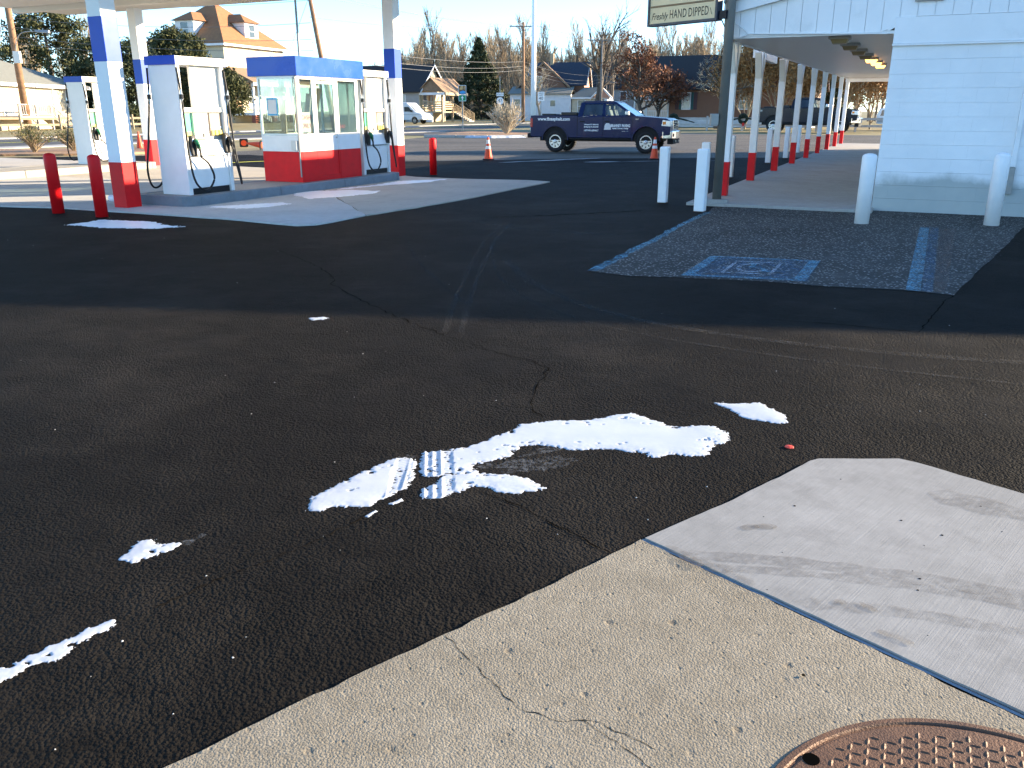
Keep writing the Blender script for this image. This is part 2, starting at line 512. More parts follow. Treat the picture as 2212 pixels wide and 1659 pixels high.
def block_mat():
    """white sprayed masonry paint, ragged overspray line above the bare grey-green lower courses"""
    m, nt, b = newmat('block_paint')
    tc = N(nt, 'ShaderNodeTexCoord')
    sx = N(nt, 'ShaderNodeSeparateXYZ')
    geo = N(nt, 'ShaderNodeNewGeometry')
    nt.links.new(geo.outputs['Position'], sx.inputs[0])
    n = noise_node(nt, geo.outputs['Position'], 1.9, 5, 0.6)
    n2 = noise_node(nt, geo.outputs['Position'], 1.2, 5, 0.6)
    e = math_node(nt, 'ADD', sx.outputs[2], math_node(nt, 'MULTIPLY', n.outputs['Fac'], -0.45))
    f = ramp(nt, e, [(0.20, 0.0), (0.36, 1.0)])
    w = ramp(nt, n2.outputs['Fac'], [(0.35, (0.84, 0.84, 0.84)), (0.65, (0.91, 0.91, 0.91))])
    g = ramp(nt, n2.outputs['Fac'], [(0.35, (0.40, 0.43, 0.42)), (0.65, (0.48, 0.50, 0.47))])
    c = mixc(nt, f.outputs[0], g.outputs[0], w.outputs[0])
    nt.links.new(c, b.inputs['Base Color'])
    b.inputs['Roughness'].default_value = 0.7
    b.inputs['Specular IOR Level'].default_value = 0.25
    gb = noise_node(nt, geo.outputs['Position'], 70, 5, 0.7)
    bump(nt, b, gb.outputs['Fac'], 0.18, 0.01)


block_mat()


def board_mat():
    m, nt, b = newmat('gable_board')
    geo = N(nt, 'ShaderNodeNewGeometry')
    n = noise_node(nt, geo.outputs['Position'], 0.9, 6, 0.6)
    st = noise_node(nt, geo.outputs['Position'], 1.7, 6, 0.65)
    w = ramp(nt, n.outputs['Fac'], [(0.3, (0.82, 0.82, 0.82)), (0.65, (0.90, 0.90, 0.90))])
    f = ramp(nt, st.outputs['Fac'], [(0.55, 0.0), (0.75, 0.35)])
    c = mixc(nt, f.outputs[0], w.outputs[0], (0.50, 0.51, 0.50))
    nt.links.new(c, b.inputs['Base Color'])
    b.inputs['Roughness'].default_value = 0.6


board_mat()


# ------------------------------------------------------------------ mesh helpers
class MB:
    def __init__(self):
        self.v = []
        self.f = []

    def add(self, vs, fs):
        o = len(self.v)
        self.v += [tuple(p) for p in vs]
        self.f += [tuple(i + o for i in f) for f in fs]
        return self

    def box(self, x0, x1, y0, y1, z0, z1, M=None):
        vs = [(x0, y0, z0), (x1, y0, z0), (x1, y1, z0), (x0, y1, z0), (x0, y0, z1), (x1, y0, z1), (x1, y1, z1), (x0, y1, z1)]
        if M is not None:
            vs = [tuple(M @ Vector(p)) for p in vs]
        return self.add(vs, [(3, 2, 1, 0), (4, 5, 6, 7), (0, 1, 5, 4), (1, 2, 6, 5), (2, 3, 7, 6), (3, 0, 4, 7)])

    def hexa(self, a, b):
        """solid between two polygons with equal corner count"""
        n = len(a)
        fs = [tuple(range(n - 1, -1, -1)), tuple(range(n, 2 * n))]
        fs += [(i, (i + 1) % n, n + (i + 1) % n, n + i) for i in range(n)]
        return self.add(list(a) + list(b), fs)

    def prism(self, poly, axis, a, b):
        """poly of 2D points; axis 'x','y','z' extruded from a to b"""
        def P(p, t):
            return {'x': (t, p[0], p[1]), 'y': (p[0], t, p[1]), 'z': (p[0], p[1], t)}[axis]
        return self.hexa([P(p, a) for p in poly], [P(p, b) for p in poly])

    def bar(self, p, q, w, h=None, up=(0, 0, 1)):
        p, q = Vector(p), Vector(q)
        h = h or w
        d = (q - p).normalized()
        u = Vector(up)
        if abs(d.dot(u)) > 0.98:
            u = Vector((1, 0, 0))
        s = d.cross(u).normalized() * (w / 2)
        t = s.cross(d).normalized() * (h / 2)
        a = [p - s - t, p + s - t, p + s + t, p - s + t]
        b = [q - s - t, q + s - t, q + s + t, q - s + t]
        return self.hexa(a, b)

    def tube(self, pts, rad, n=8, cap=True):
        pts = [Vector(p) for p in pts]
        if not hasattr(rad, '__len__'):
            rad = [rad] * len(pts)
        vs = []
        ref = Vector((0.31, 0.17, 0.93))
        for i, p in enumerate(pts):
            d = (pts[min(i + 1, len(pts) - 1)] - pts[max(i - 1, 0)])
            d = d.normalized() if d.length > 1e-9 else Vector((0, 0, 1))
            if abs(d.dot(ref)) > 0.97:
                ref = Vector((0.93, 0.2, 0.1))
            s = d.cross(ref).normalized()
            t = d.cross(s)
            for k in range(n):
                a = 2 * PI * k / n
                vs.append(p + (s * math.cos(a) + t * math.sin(a)) * rad[i])
        fs = []
        for i in range(len(pts) - 1):
            for k in range(n):
                fs.append((i * n + k, i * n + (k + 1) % n, (i + 1) * n + (k + 1) % n, (i + 1) * n + k))
        if cap:
            fs.append(tuple(range(n - 1, -1, -1)))
            fs.append(tuple((len(pts) - 1) * n + k for k in range(n)))
        return self.add(vs, fs)

    def lathe(self, prof, n=16, c=(0, 0, 0), axis='z', cap=True):
        """profile of (r, h)"""
        vs = []
        for r, h in prof:
            for k in range(n):
                a = 2 * PI * k / n
                x, y = r * math.cos(a), r * math.sin(a)
                p = {'z': (x, y, h), 'y': (x, h, y), 'x': (h, x, y)}[axis]
                vs.append((p[0] + c[0], p[1] + c[1], p[2] + c[2]))
        fs = []
        for i in range(len(prof) - 1):
            for k in range(n):
                fs.append((i * n + k, i * n + (k + 1) % n, (i + 1) * n + (k + 1) % n, (i + 1) * n + k))
        if cap:
            fs.append(tuple(range(n - 1, -1, -1)))
            fs.append(tuple((len(prof) - 1) * n + k for k in range(n)))
        return self.add(vs, fs)

    def poly(self, pts):
        return self.add(pts, [tuple(range(len(pts)))])

    def build(self, name, m, parent=None, bevel=0, smooth=False, seg=2):
        me = bpy.data.meshes.new(name)
        me.from_pydata(self.v, [], self.f)
        bm = bmesh.new()
        bm.from_mesh(me)
        bmesh.ops.recalc_face_normals(bm, faces=bm.faces)
        bm.to_mesh(me)
        bm.free()
        return link(name, me, m, parent, bevel, smooth, seg)


def link(name, me, m, parent=None, bevel=0, smooth=False, seg=2):
    if m:
        me.materials.append(MATS[m])
    o = bpy.data.objects.new(name, me)
    col.objects.link(o)
    if parent is not None:
        o.parent = parent
    if smooth:
        for p in me.polygons:
            p.use_smooth = True
    if bevel:
        md = o.modifiers.new('bevel', 'BEVEL')
        md.width = bevel
        md.segments = seg
        md.limit_method = 'ANGLE'
        md.angle_limit = R(35)
    return o


def thing(name, label, cat, loc=(0, 0, 0), rz=0, group=None):
    o = bpy.data.objects.new(name, None)
    o.empty_display_size = 0.2
    col.objects.link(o)
    o.location = loc
    o.rotation_euler = (0, 0, rz)
    return tag(o, label, cat, group)


def tag(o, label, cat, group=None, kind=None):
    if label:
        o['label'] = label
    if cat:
        o['category'] = cat
    if group:
        o['group'] = group
    if kind:
        o['kind'] = kind
    return o


def structure(o, label=None):
    o['kind'] = 'structure'
    if label:
        o['label'] = label
    return o


def copy_tree(o, parent=None):
    c = o.copy()
    col.objects.link(c)
    if parent is not None:
        c.parent = parent
    for ch in list(o.children):
        copy_tree(ch, c)
    return c


def text(name, body, size, m, parent, M, extrude=0.001, shear=0.0, ax='CENTER', space=1.0, sx=1.0, bold=0.0):
    cu = bpy.data.curves.new(name, 'FONT')
    cu.body = body
    cu.size = size
    cu.extrude = extrude
    cu.align_x = ax
    cu.align_y = 'CENTER'
    cu.shear = shear
    cu.space_character = space
    cu.resolution_u = 3
    cu.offset = bold
    tmp = bpy.data.objects.new(name, cu)
    col.objects.link(tmp)
    dg = bpy.context.evaluated_depsgraph_get()
    me = bpy.data.meshes.new_from_object(tmp.evaluated_get(dg))
    bpy.data.objects.remove(tmp)
    bpy.data.curves.remove(cu)
    me.materials.clear()
    me.transform(M @ Matrix.Diagonal((sx, 1, 1, 1)))
    me.name = name
    return link(name, me, m, parent)


def wallM(o, right, up):
    """matrix placing text (x right, y up, z out) at o"""
    r, u = Vector(right).normalized(), Vector(up).normalized()
    n = r.cross(u)
    M = Matrix((r, u, n)).transposed().to_4x4()
    M.translation = Vector(o)
    return M


# value noise for height fields
_LAT = RNG.random((256, 256))


def vnoise(x, y):
    xi, yi = np.floor(x).astype(int), np.floor(y).astype(int)
    fx, fy = x - xi, y - yi
    fx, fy = fx * fx * (3 - 2 * fx), fy * fy * (3 - 2 * fy)
    g = lambda a, b: _LAT[a % 256, b % 256]
    return (g(xi, yi) * (1 - fx) + g(xi + 1, yi) * fx) * (1 - fy) + (g(xi, yi + 1) * (1 - fx) + g(xi + 1, yi + 1) * fx) * fy


def fbm(x, y, o=4):
    s, a, t = 0, 1, 0
    for i in range(o):
        s = s + a * vnoise(x * 2 ** i + 17 * i, y * 2 ** i + 31 * i)
        t += a
        a *= 0.55
    return s / t - 0.5


def sdist(poly, X, Y):
    """signed distance to polygon, positive inside"""
    P = np.array(poly, float)
    Q = np.roll(P, -1, 0)
    d = np.full(X.shape, 1e9)
    ins = np.zeros(X.shape, bool)
    for (ax, ay), (bx, by) in zip(P, Q):
        ex, ey = bx - ax, by - ay
        t = np.clip(((X - ax) * ex + (Y - ay) * ey) / (ex * ex + ey * ey + 1e-12), 0, 1)
        d = np.minimum(d, np.hypot(X - ax - t * ex, Y - ay - t * ey))
        c = (ay > Y) != (by > Y)
        with np.errstate(divide='ignore', invalid='ignore'):
            xi = ax + (Y - ay) * ex / (ey if abs(ey) > 1e-12 else 1e-12)
        ins ^= c & (X < xi)
    return np.where(ins, d, -d)


def grid_mesh(name, X, Y, Z, keep):
    ny, nx = X.shape
    ids = np.arange(nx * ny).reshape(ny, nx)
    k = keep[:-1, :-1] | keep[1:, :-1] | keep[:-1, 1:] | keep[1:, 1:]
    a = ids[:-1, :-1][k]
    b = ids[:-1, 1:][k]
    c = ids[1:, 1:][k]
    d = ids[1:, :-1][k]
    F = np.stack([a, b, c, d], 1)
    used, inv = np.unique(F, return_inverse=True)
    V = np.stack([X.ravel(), Y.ravel(), Z.ravel()], 1)[used]
    F = inv.reshape(-1, 4)
    return raw_mesh(name, V, F)


def raw_mesh(name, V, F):
    """fast mesh from numpy arrays (all faces with the same corner count)"""
    me = bpy.data.meshes.new(name)
    n = F.shape[1]
    me.vertices.add(len(V))
    me.vertices.foreach_set('co', np.asarray(V, np.float32).ravel())
    me.loops.add(F.size)
    me.loops.foreach_set('vertex_index', F.astype(np.int32).ravel())
    me.polygons.add(len(F))
    me.polygons.foreach_set('loop_start', np.arange(0, F.size, n, dtype=np.int32))
    me.polygons.foreach_set('loop_total', np.full(len(F), n, np.int32))
    me.update(calc_edges=True)
    me.validate()
    return me


def rough_edge(pts, amp, step, closed=True, seed=0):
    """subdivide an outline and roughen it"""
    rg = random.Random(seed)
    out = []
    n = len(pts)
    for i in range(n if closed else n - 1):
        a, b = Vector(pts[i]), Vector(pts[(i + 1) % n])
        L = (b - a).length
        k = max(1, int(L / step))
        nrm = Vector((-(b - a).y, (b - a).x)) / max(L, 1e-6)
        for j in range(k):
            p = a + (b - a) * (j / k)
            if j:
                p += nrm * rg.uniform(-amp, amp)
            out.append((p.x, p.y))
    if not closed:
        out.append(tuple(pts[-1]))
    return out


def sheet(name, pts, z, m, parent=None, thick=0):
    mb = MB()
    if thick:
        mb.prism(pts, 'z', z - thick, z)
    else:
        mb.poly([(p[0], p[1], z) for p in pts])
    me_o = mb.build(name, m, parent)
    bm = bmesh.new()
    bm.from_mesh(me_o.data)
    bmesh.ops.triangulate(bm, faces=[f for f in bm.faces if len(f.verts) > 4])
    if not thick:
        for f in bm.faces:
            if f.normal.z < 0:
                f.normal_flip()
    bm.to_mesh(me_o.data)
    bm.free()
    return me_o


def strip(name, pts, width, z, m, parent=None, seed=0, wob=0.0, taper=False):
    """thin ribbon along a polyline on the ground"""
    rg = random.Random(seed)
    P = [Vector(p) for p in pts]
    vs, fs = [], []
    for i, p in enumerate(P):
        d = (P[min(i + 1, len(P) - 1)] - P[max(i - 1, 0)]).normalized()
        nn = Vector((-d.y, d.x))
        w = width * (1 + rg.uniform(-wob, wob)) / 2
        if taper and i in (0, len(P) - 1):
            w *= 0.15
        vs += [(p.x + nn.x * w, p.y + nn.y * w, z), (p.x - nn.x * w, p.y - nn.y * w, z)]
        if i:
            fs.append((2 * i - 2, 2 * i - 1, 2 * i + 1, 2 * i))
    o = MB().add(vs, fs).build(name, m, parent)
    return o


def smooth_line(pts, n=8):
    """Catmull-Rom through points"""
    P = [Vector(p) for p in pts]
    P = [P[0] * 2 - P[1]] + P + [P[-1] * 2 - P[-2]]
    out = []
    for i in range(1, len(P) - 2):
        for k in range(n):
            t = k / n
            a, b, c, d = P[i - 1], P[i], P[i + 1], P[i + 2]
            out.append(0.5 * ((2 * b) + (c - a) * t + (2 * a - 5 * b + 4 * c - d) * t * t + (3 * b - a - 3 * c + d) * t ** 3))
    out.append(P[-2])
    return out


# the whole station is laid out on a grid turned 25 degrees: U runs away along the pumps, V to the right
A25 = R(25)
U = Vector((math.sin(A25), math.cos(A25)))
V = Vector((math.cos(A25), -math.sin(A25)))
RZ = PI / 2 - A25           # local x axis -> U, local y axis -> -V
PUMP0 = Vector((-6.21, 13.61))
STORE0 = Vector((3.80, 15.74))


def pu(u, v):
    p = PUMP0 + U * u + V * v
    return (p.x, p.y)


def st(u, v):
    p = STORE0 + U * u + V * v
    return (p.x, p.y)


def loc3(p, z=0.0):
    return (p[0], p[1], z)

# ------------------------------------------------------------------ ground
def ground():
    # one sheet to the horizon, then lot, roads and pavements laid over it
    structure(sheet('ground', [(-1500, -200), (1500, -200), (1500, 2500), (-1500, 2500)], -0.03, 'lawn'))
    lot = [(-14, -8), (30, -8), (30, 29.3), (9.6, 29.3), (4.6, 28.9), (0.5, 28.3), (-0.8, 27.6), (-3.5, 27.0), (-6.0, 28.6),
           (-9.5, 31.2), (-13.5, 30.4), (-17.5, 29.2), (-27, 27), (-30, 20), (-18, 0)]
    structure(sheet('parking_lot', rough_edge(lot, 0.05, 0.6, seed=3), 0.0, 'sealcoat'))
    g = structure(sheet('gravel_yard', [(-16, 27), (-9, 37), (-5.5, 52), (-3, 60), (2, 62), (14, 57.5), (45, 43), (45, 24), (8, 24), (0, 24), (-9, 26)], -0.012, 'gravel_lot'))
    # main road runs away along U left of the station; side street along V behind the truck
    def ru(u, v):
        p = Vector((-9.0, 57.0)) + U * u + V * v
        return (p.x, p.y)
    road = [ru(-60, -16), ru(-60, -4.5), ru(-20, -4.5), ru(-5, -3.2), ru(8, -3), ru(140, -3), ru(140, -14.5), ru(-10, -14.5), ru(-25, -15.5)]
    structure(sheet('main_road', road, -0.020, 'road_asphalt'))
    side = [ru(14, -4), ru(14, 80), ru(2.5, 80), ru(2.5, 7), ru(1.0, 3), ru(2, -4)]
    structure(sheet('side_street', side, -0.016, 'road_asphalt'))
    # pavement strips along the main road and the corner bed
    structure(sheet('pavement', [ru(-60, -4.3), ru(-60, -2.6), ru(-20, -2.6), ru(-4, -1.6), ru(13.5, -1.4), ru(13.5, -2.9), ru(8, -2.9), ru(-5, -3.1), ru(-20, -4.3)], 0.01, 'concrete_walk', None, 0.06))
    structure(sheet('far_pavement', [ru(-60, -17.8), ru(-60, -16.2), ru(-25, -15.9), ru(-10, -14.9), ru(140, -14.9), ru(140, -16.3), ru(-10, -16.4), ru(-25, -17.6)], 0.03, 'concrete_walk', None, 0.08))
    structure(sheet('planting_bed', rough_edge([(-26, 30.0), (-18.6, 30.6), (-14.2, 31.6), (-13.4, 34.0), (-14.5, 35.6), (-19, 35.4), (-27, 34)], 0.12, 0.5, seed=9), 0.045, 'mulch', None, 0.08))
    structure(sheet('corner_bed', rough_edge([(-5.0, 53.0), (-1.4, 51.8), (2.8, 54.0), (3.0, 58.5), (-0.4, 63.5), (-3.0, 66.0), (-4.4, 63)], 0.15, 0.6, seed=10), 0.05, 'mulch', None, 0.09))
    # broken white lines on the road and a line of kerb stones by the corner bed
    for i, (a, b, w) in enumerate([((-60, -9.6), (140, -9.6), 0.14), ((-60, -9.3), (140, -9.3), 0.14), ((-60, -14.0), (140, -14.0), 0.14)]):
        structure(strip('road_line', [ru(*a), ru(*b)], w, -0.014, 'paint_white' if i == 2 else 'tape_yellow'))
    kerb = thing('kerb', 'pale concrete kerb with snow along the corner mulch bed', 'kerb', (0, 0, 0))
    pts = [(-5.3, 52.6), (-3.3, 51.9), (-1.4, 51.3), (0.6, 52.4), (2.8, 53.5)]
    for a, b in zip(pts[:-1], pts[1:]):
        d = (Vector(b) - Vector(a)).normalized() * 0.02
        MB().bar((a[0] + d.x, a[1] + d.y, 0.06), (b[0] - d.x, b[1] - d.y, 0.06), 0.28, 0.16).build('kerb_stone', 'concrete_walk', kerb, 0.02)


ground()

# ---- concrete forecourt under the canopy
near_edge = [(-16.0, 16.9), (-8.43, 13.95), (-7.37, 13.72), (-5.73, 12.98), (-4.22, 12.28), (-3.25, 11.68), (-2.95, 11.52), (-2.7, 11.6), (-2.53, 11.91), (-2.2, 12.68)]
right_edge = [(-2.2, 12.68), (-1.55, 13.74), (-0.87, 15.08), (-0.06, 16.89), (0.53, 18.19), (0.84, 18.92)]
joint_top = pu(3.95, 0.9)
fore_a = rough_edge(near_edge + [joint_top] + [pu(4.2, -2), pu(4.2, -18)], 0.02, 0.3, seed=1)
structure(sheet('forecourt_slab', fore_a, 0.022, 'concrete_fore', None, 0.05))
j2 = [(p[0] + 0.012, p[1] + 0.012) for p in (joint_top, (-2.2, 12.68))]
fore_b = rough_edge([j2[0], j2[1]] + right_edge[1:] + [(0.36, 19.31), (-1.13, 19.71), (-2.26, 20.27), pu(8.3, -0.3), pu(9.0, -6), pu(9.2, -18), pu(4.23, -18), pu(4.23, -2)], 0.02, 0.3, seed=2)
structure(sheet('forecourt_slab', fore_b, 0.020, 'concrete_pad', None, 0.05))

# ---- foreground slabs at the camera's feet
old_edge = [(-1.6, 0.95), (-0.81, 1.62), (-0.65, 1.76), (-0.37, 2.0), (-0.2, 2.14), (0.14, 2.42), (0.47, 2.72)]
slab_old = structure(sheet('concrete_apron', rough_edge(old_edge + [(1.315, 1.77), (2.6, 0.35), (2.0, -1.5), (-1.6, -1.5)], 0.006, 0.05, seed=4), 0.012, 'concrete_old', None, 0.04),
                     'weathered tan concrete slab with pits at the camera')
slab_new = structure(sheet('concrete_apron', rough_edge([(0.487, 2.722), (0.83, 2.99), (1.19, 3.3), (1.33, 3.43), (1.38, 3.455), (1.74, 3.455), (1.80, 3.41), (2.09, 3.09), (3.6, 1.5), (3.0, 0.0), (2.625, 0.37), (1.338, 1.785)], 0.003, 0.06, seed=5), 0.0165, 'concrete_new', None, 0.05),
                     'newer pale broom-finished concrete slab')
strip('joint_sealant', [(0.478, 2.722), (1.326, 1.778), (2.61, 0.36)], 0.012, 0.0105, 'joint_seal', slab_new)


def jag(pts, amp, step, seed):
    """broken line for a crack"""
    return rough_edge(pts, amp, step, False, seed)


strip('crack', jag([(-0.2, 2.135), (-0.14, 2.04), (-0.09, 1.97), (-0.03, 1.88), (0.02, 1.81), (0.1, 1.77), (0.19, 1.76), (0.26, 1.69), (0.31, 1.63), (0.42, 1.5)], 0.006, 0.018, 1), 0.0019, 0.0128, 'crack_dark', slab_old, 1, 0.8, True)
strip('crack', jag([(0.16, 1.765), (0.23, 1.755), (0.30, 1.70), (0.36, 1.66)], 0.006, 0.018, 2), 0.0016, 0.0128, 'crack_dark', slab_old, 2, 0.8, True)
lot = bpy.data.objects['parking_lot']
strip('crack', jag([(-2.66, 9.47), (-2.25, 8.85), (-1.91, 8.3), (-1.67, 7.74), (-1.66, 7.55), (-1.26, 6.8), (-0.78, 6.08), (-0.33, 5.49), (-0.05, 5.2), (0.13, 5.05), (0.22, 4.9), (0.14, 4.53), (0.1, 4.25), (0.11, 4.11), (0.16, 4.0)], 0.02, 0.05, 3), 0.0055, 0.003, 'crack_dark', lot, 3, 0.7, True)
strip('crack', jag([(-0.14, 3.15), (-0.03, 3.07), (0.08, 2.95), (0.22, 2.79), (0.32, 2.67), (0.36, 2.63)], 0.008, 0.025, 4), 0.0045, 0.003, 'crack_dark', lot, 4, 0.7, True)
strip('crack', jag([(-0.56, 2.95), (-0.64, 2.83), (-0.75, 2.69), (-0.88, 2.56), (-0.98, 2.47), (-1.07, 2.37), (-1.14, 2.29)], 0.008, 0.02, 5), 0.0035, 0.003, 'crack_dusty', lot, 5, 0.9, True)
strip('crack', jag([(3.78, 7.01), (3.6, 6.8), (2.9, 5.76), (2.38, 6.01), (1.91, 6.15)], 0.01, 0.05, 6), 0.006, 0.003, 'crack_dark', lot, 6, 0.7, True)
strip('crack', jag([(-0.38, 12.51), (0.66, 12.8), (2.08, 13.41)], 0.02, 0.06, 7), 0.03, 0.003, 'crack_dark', lot, 7, 0.7, True)
# tyre marks left in dust on the fresh sealcoat
for i, (pts, w) in enumerate([
        ([(-0.24, 9.64), (-0.14, 8.05), (0.09, 6.98), (0.51, 6.15), (0.96, 5.67), (1.37, 5.37), (2.01, 4.99), (2.95, 4.56), (4.2, 4.1)], 0.035),
        ([(-0.08, 8.85), (0.19, 7.59), (0.58, 6.63), (1.08, 6.01), (1.73, 5.55), (2.66, 5.15), (4.0, 4.8)], 0.09),
        ([(-0.48, 5.74), (-0.47, 6.8), (-0.43, 8.05), (-0.32, 10.19), (-0.11, 11.97), (0.03, 13.74)], 0.05),
        ([(-0.36, 5.74), (-0.35, 6.8), (-0.31, 8.05), (-0.2, 10.19), (0.01, 11.97)], 0.05),
        ([(-1.27, 10.19), (-1.02, 8.85), (-0.67, 7.59), (-0.36, 6.63)], 0.04),
        ([(-0.9, 12.4), (0.2, 11.2), (1.4, 10.6)], 0.14)]):
    strip('tyre_mark', [tuple(p) for p in smooth_line(pts, 8)], w, 0.0045 + 0.0004 * i, 'tyre_dust', lot)

# ---- worn handicapped bay of older asphalt, with its paint
bay_pts = [(3.05, 13.15), (2.42, 11.8), (2.12, 11.11), (1.79, 10.31), (1.34, 9.32), (1.0, 8.55), (0.77, 8.14), (1.11, 7.89), (1.6, 7.81), (2.37, 7.61), (2.77, 7.41), (3.45, 7.23), (3.78, 7.01), (4.63, 8.2), (5.71, 9.67), (6.87, 11.31), (8.6, 13.4), (7.0, 13.9), (3.3, 13.9)]
bay = structure(sheet('parking_bay', rough_edge(bay_pts, 0.010, 0.22, seed=6), 0.004, 'old_asphalt'))
z = 0.008
strip('painted_line', jag([(3.05, 13.15), (2.42, 11.8), (2.12, 11.11), (1.79, 10.31), (1.34, 9.37), (0.98, 8.53), (0.78, 8.14)], 0.012, 0.12, 8), 0.10, z, 'paint_blue', bay, 8, 0.35)
sheet('painted_line', [(5.51, 11.36), (5.64, 11.36), (3.57, 7.17), (3.45, 7.2)], z, 'paint_blue', bay)
sheet('painted_line', [(5.645, 11.355), (5.74, 11.31), (3.65, 7.12), (3.575, 7.165)], z, 'paint_blue_faint', bay)
sheet('painted_line', [(5.745, 11.305), (5.92, 11.21), (3.74, 7.06), (3.655, 7.115)], z, 'paint_tan_faint', bay)
hc = [(2.15, 9.01), (3.24, 8.71), (2.72, 7.59), (1.61, 7.89)]
sheet('painted_square', hc, z, 'paint_blue_faint', bay)
hx = (Vector(hc[1]) - Vector(hc[0]))
hy = (Vector(hc[3]) - Vector(hc[0]))
hp = lambda a, b: tuple(Vector(hc[0]) + hx * a + hy * b)
for a0, a1, b0, b1 in ((0, 1, 0, .06), (0, 1, .93, 1), (0, .09, .065, .925), (.90, 1, .065, .925)):
    sheet('painted_border', [hp(a0, b0), hp(a1, b0), hp(a1, b1), hp(a0, b1)], z + 0.003, 'paint_blue', bay)
for a0, a1, b0, b1 in ((.28, .70, .20, .235), (.28, .70, .76, .80), (.28, .31, .24, .755), (.67, .70, .24, .755)):
    sheet('painted_symbol', [hp(a0, b0), hp(a1, b0), hp(a1, b1), hp(a0, b1)], z + 0.003, 'paint_white_faint', bay)
# wheelchair figure, lying across the bay
wc = [hp(.50 + .13 * math.cos(t), .50 + .20 * math.sin(t)) for t in np.linspace(0.4, 5.0, 14)]
strip('painted_symbol', wc, 0.045, z + 0.003, 'paint_white_faint', bay)
strip('painted_symbol', [hp(.47, .33), hp(.48, .50), hp(.58, .52), hp(.62, .66), hp(.66, .66)], 0.06, z + 0.0045, 'paint_blue', bay)
sheet('painted_symbol', [hp(.45 + .03 * math.cos(t), .29 + .05 * math.sin(t)) for t in np.linspace(0, 2 * PI, 10)[:-1]], z + 0.006, 'paint_blue', bay)
# broken white line by the gravel yard
for a, b, w in (((-0.4, 26.3), (3.0, 29.0), 0.14), ((2.2, 26.6), (3.4, 26.8), 0.25), ((3.4, 26.85), (5.0, 27.3), 0.08), ((6.2, 27.3), (6.8, 27.35), 0.07)):
    strip('painted_line', jag([a, b], 0.05, 0.3, 11), w, 0.005, 'paint_white', lot, 4, 0.5, True)
strip('marking_tape', [tuple(p) for p in smooth_line([(-8.6, 26.2), (-8.0, 26.9), (-7.0, 27.4), (-5.6, 27.9)], 6)], 0.16, 0.006, 'tape_yellow', lot)
# stains on the pale slab
for i, (cx, cy, a, b, rot) in enumerate([(0.89, 2.80, .040, .020, .2), (0.95, 2.805, .045, .022, .0), (1.04, 2.30, .02, .014, 0), (1.12, 2.27, .03, .012, -.9), (1.11, 2.13, .022, .012, -.8), (1.15, 2.10, .034, .014, -.8), (0.62, 2.55, .05, .03, -.9)]):
    pts = [(cx + a * math.cos(t) * math.cos(rot) - b * math.sin(t) * math.sin(rot), cy + a * math.cos(t) * math.sin(rot) + b * math.sin(t) * math.cos(rot)) for t in np.linspace(0, 2 * PI, 24)[:-1]]
    sheet('stain', rough_edge(pts, 0.006, 0.008, seed=i), 0.0195 + 0.0006 * i, 'stain', slab_new)


# ---- manhole cover
def manhole():
    t = thing('manhole_cover', 'rusty brown diamond-plate manhole cover in the tan concrete', 'manhole cover', (1.02, 1.225, 0.0125))
    MB().lathe([(0.545, -0.02), (0.545, 0.003), (0.542, 0.006), (0.528, 0.006), (0.524, 0.001), (0.5, 0.0)], 96).build('ring_frame', 'rust_brown', t, smooth=False)
    c = MB().lathe([(0.516, -0.01), (0.516, 0.003), (0.512, 0.005), (0.0005, 0.005)], 96).build('lid_plate', 'rust_brown', t)
    vs, fs = [], []
    p = 0.031
    k = 0
    rot = R(20)
    for i in range(-24, 25):
        for j in range(-24, 25):
            x, y = i * p * 0.86, j * p * 0.86
            X, Y = x * math.cos(rot) - y * math.sin(rot), x * math.sin(rot) + y * math.cos(rot)
            if math.hypot(X, Y) > 0.485 or math.hypot(X + 0.30, Y - 0.40) < 0.03:
                continue
            a = rot + (R(45) if (i + j) % 2 else R(-45))
            ca, sa = math.cos(a), math.sin(a)
            L, W, H = 0.0165, 0.0052, 0.0030
            o = len(vs)
            for lx, ly, lz in ((-L, 0, 0), (-L * .4, -W, 0), (L * .4, -W, 0), (L, 0, 0), (L * .4, W, 0), (-L * .4, W, 0), (-L * .35, 0, H), (L * .35, 0, H)):
                vs.append((X + lx * ca - ly * sa, Y + lx * sa + ly * ca, 0.0045 + lz))
            fs += [(o, o + 1, o + 6), (o + 1, o + 2, o + 7, o + 6), (o + 2, o + 3, o + 7), (o + 3, o + 4, o + 7), (o + 4, o + 5, o + 6, o + 7), (o + 5, o, o + 6)]
    tag(MB().add(vs, fs).build('tread_lugs', 'rust_brown', c), None, None, None, 'stuff')
    MB().lathe([(0.02, 0.0), (0.02, 0.0062), (0.001, 0.0063)], 20, (-0.30, 0.40, 0)).build('pick_hole', 'crack_dark', c)


manhole()


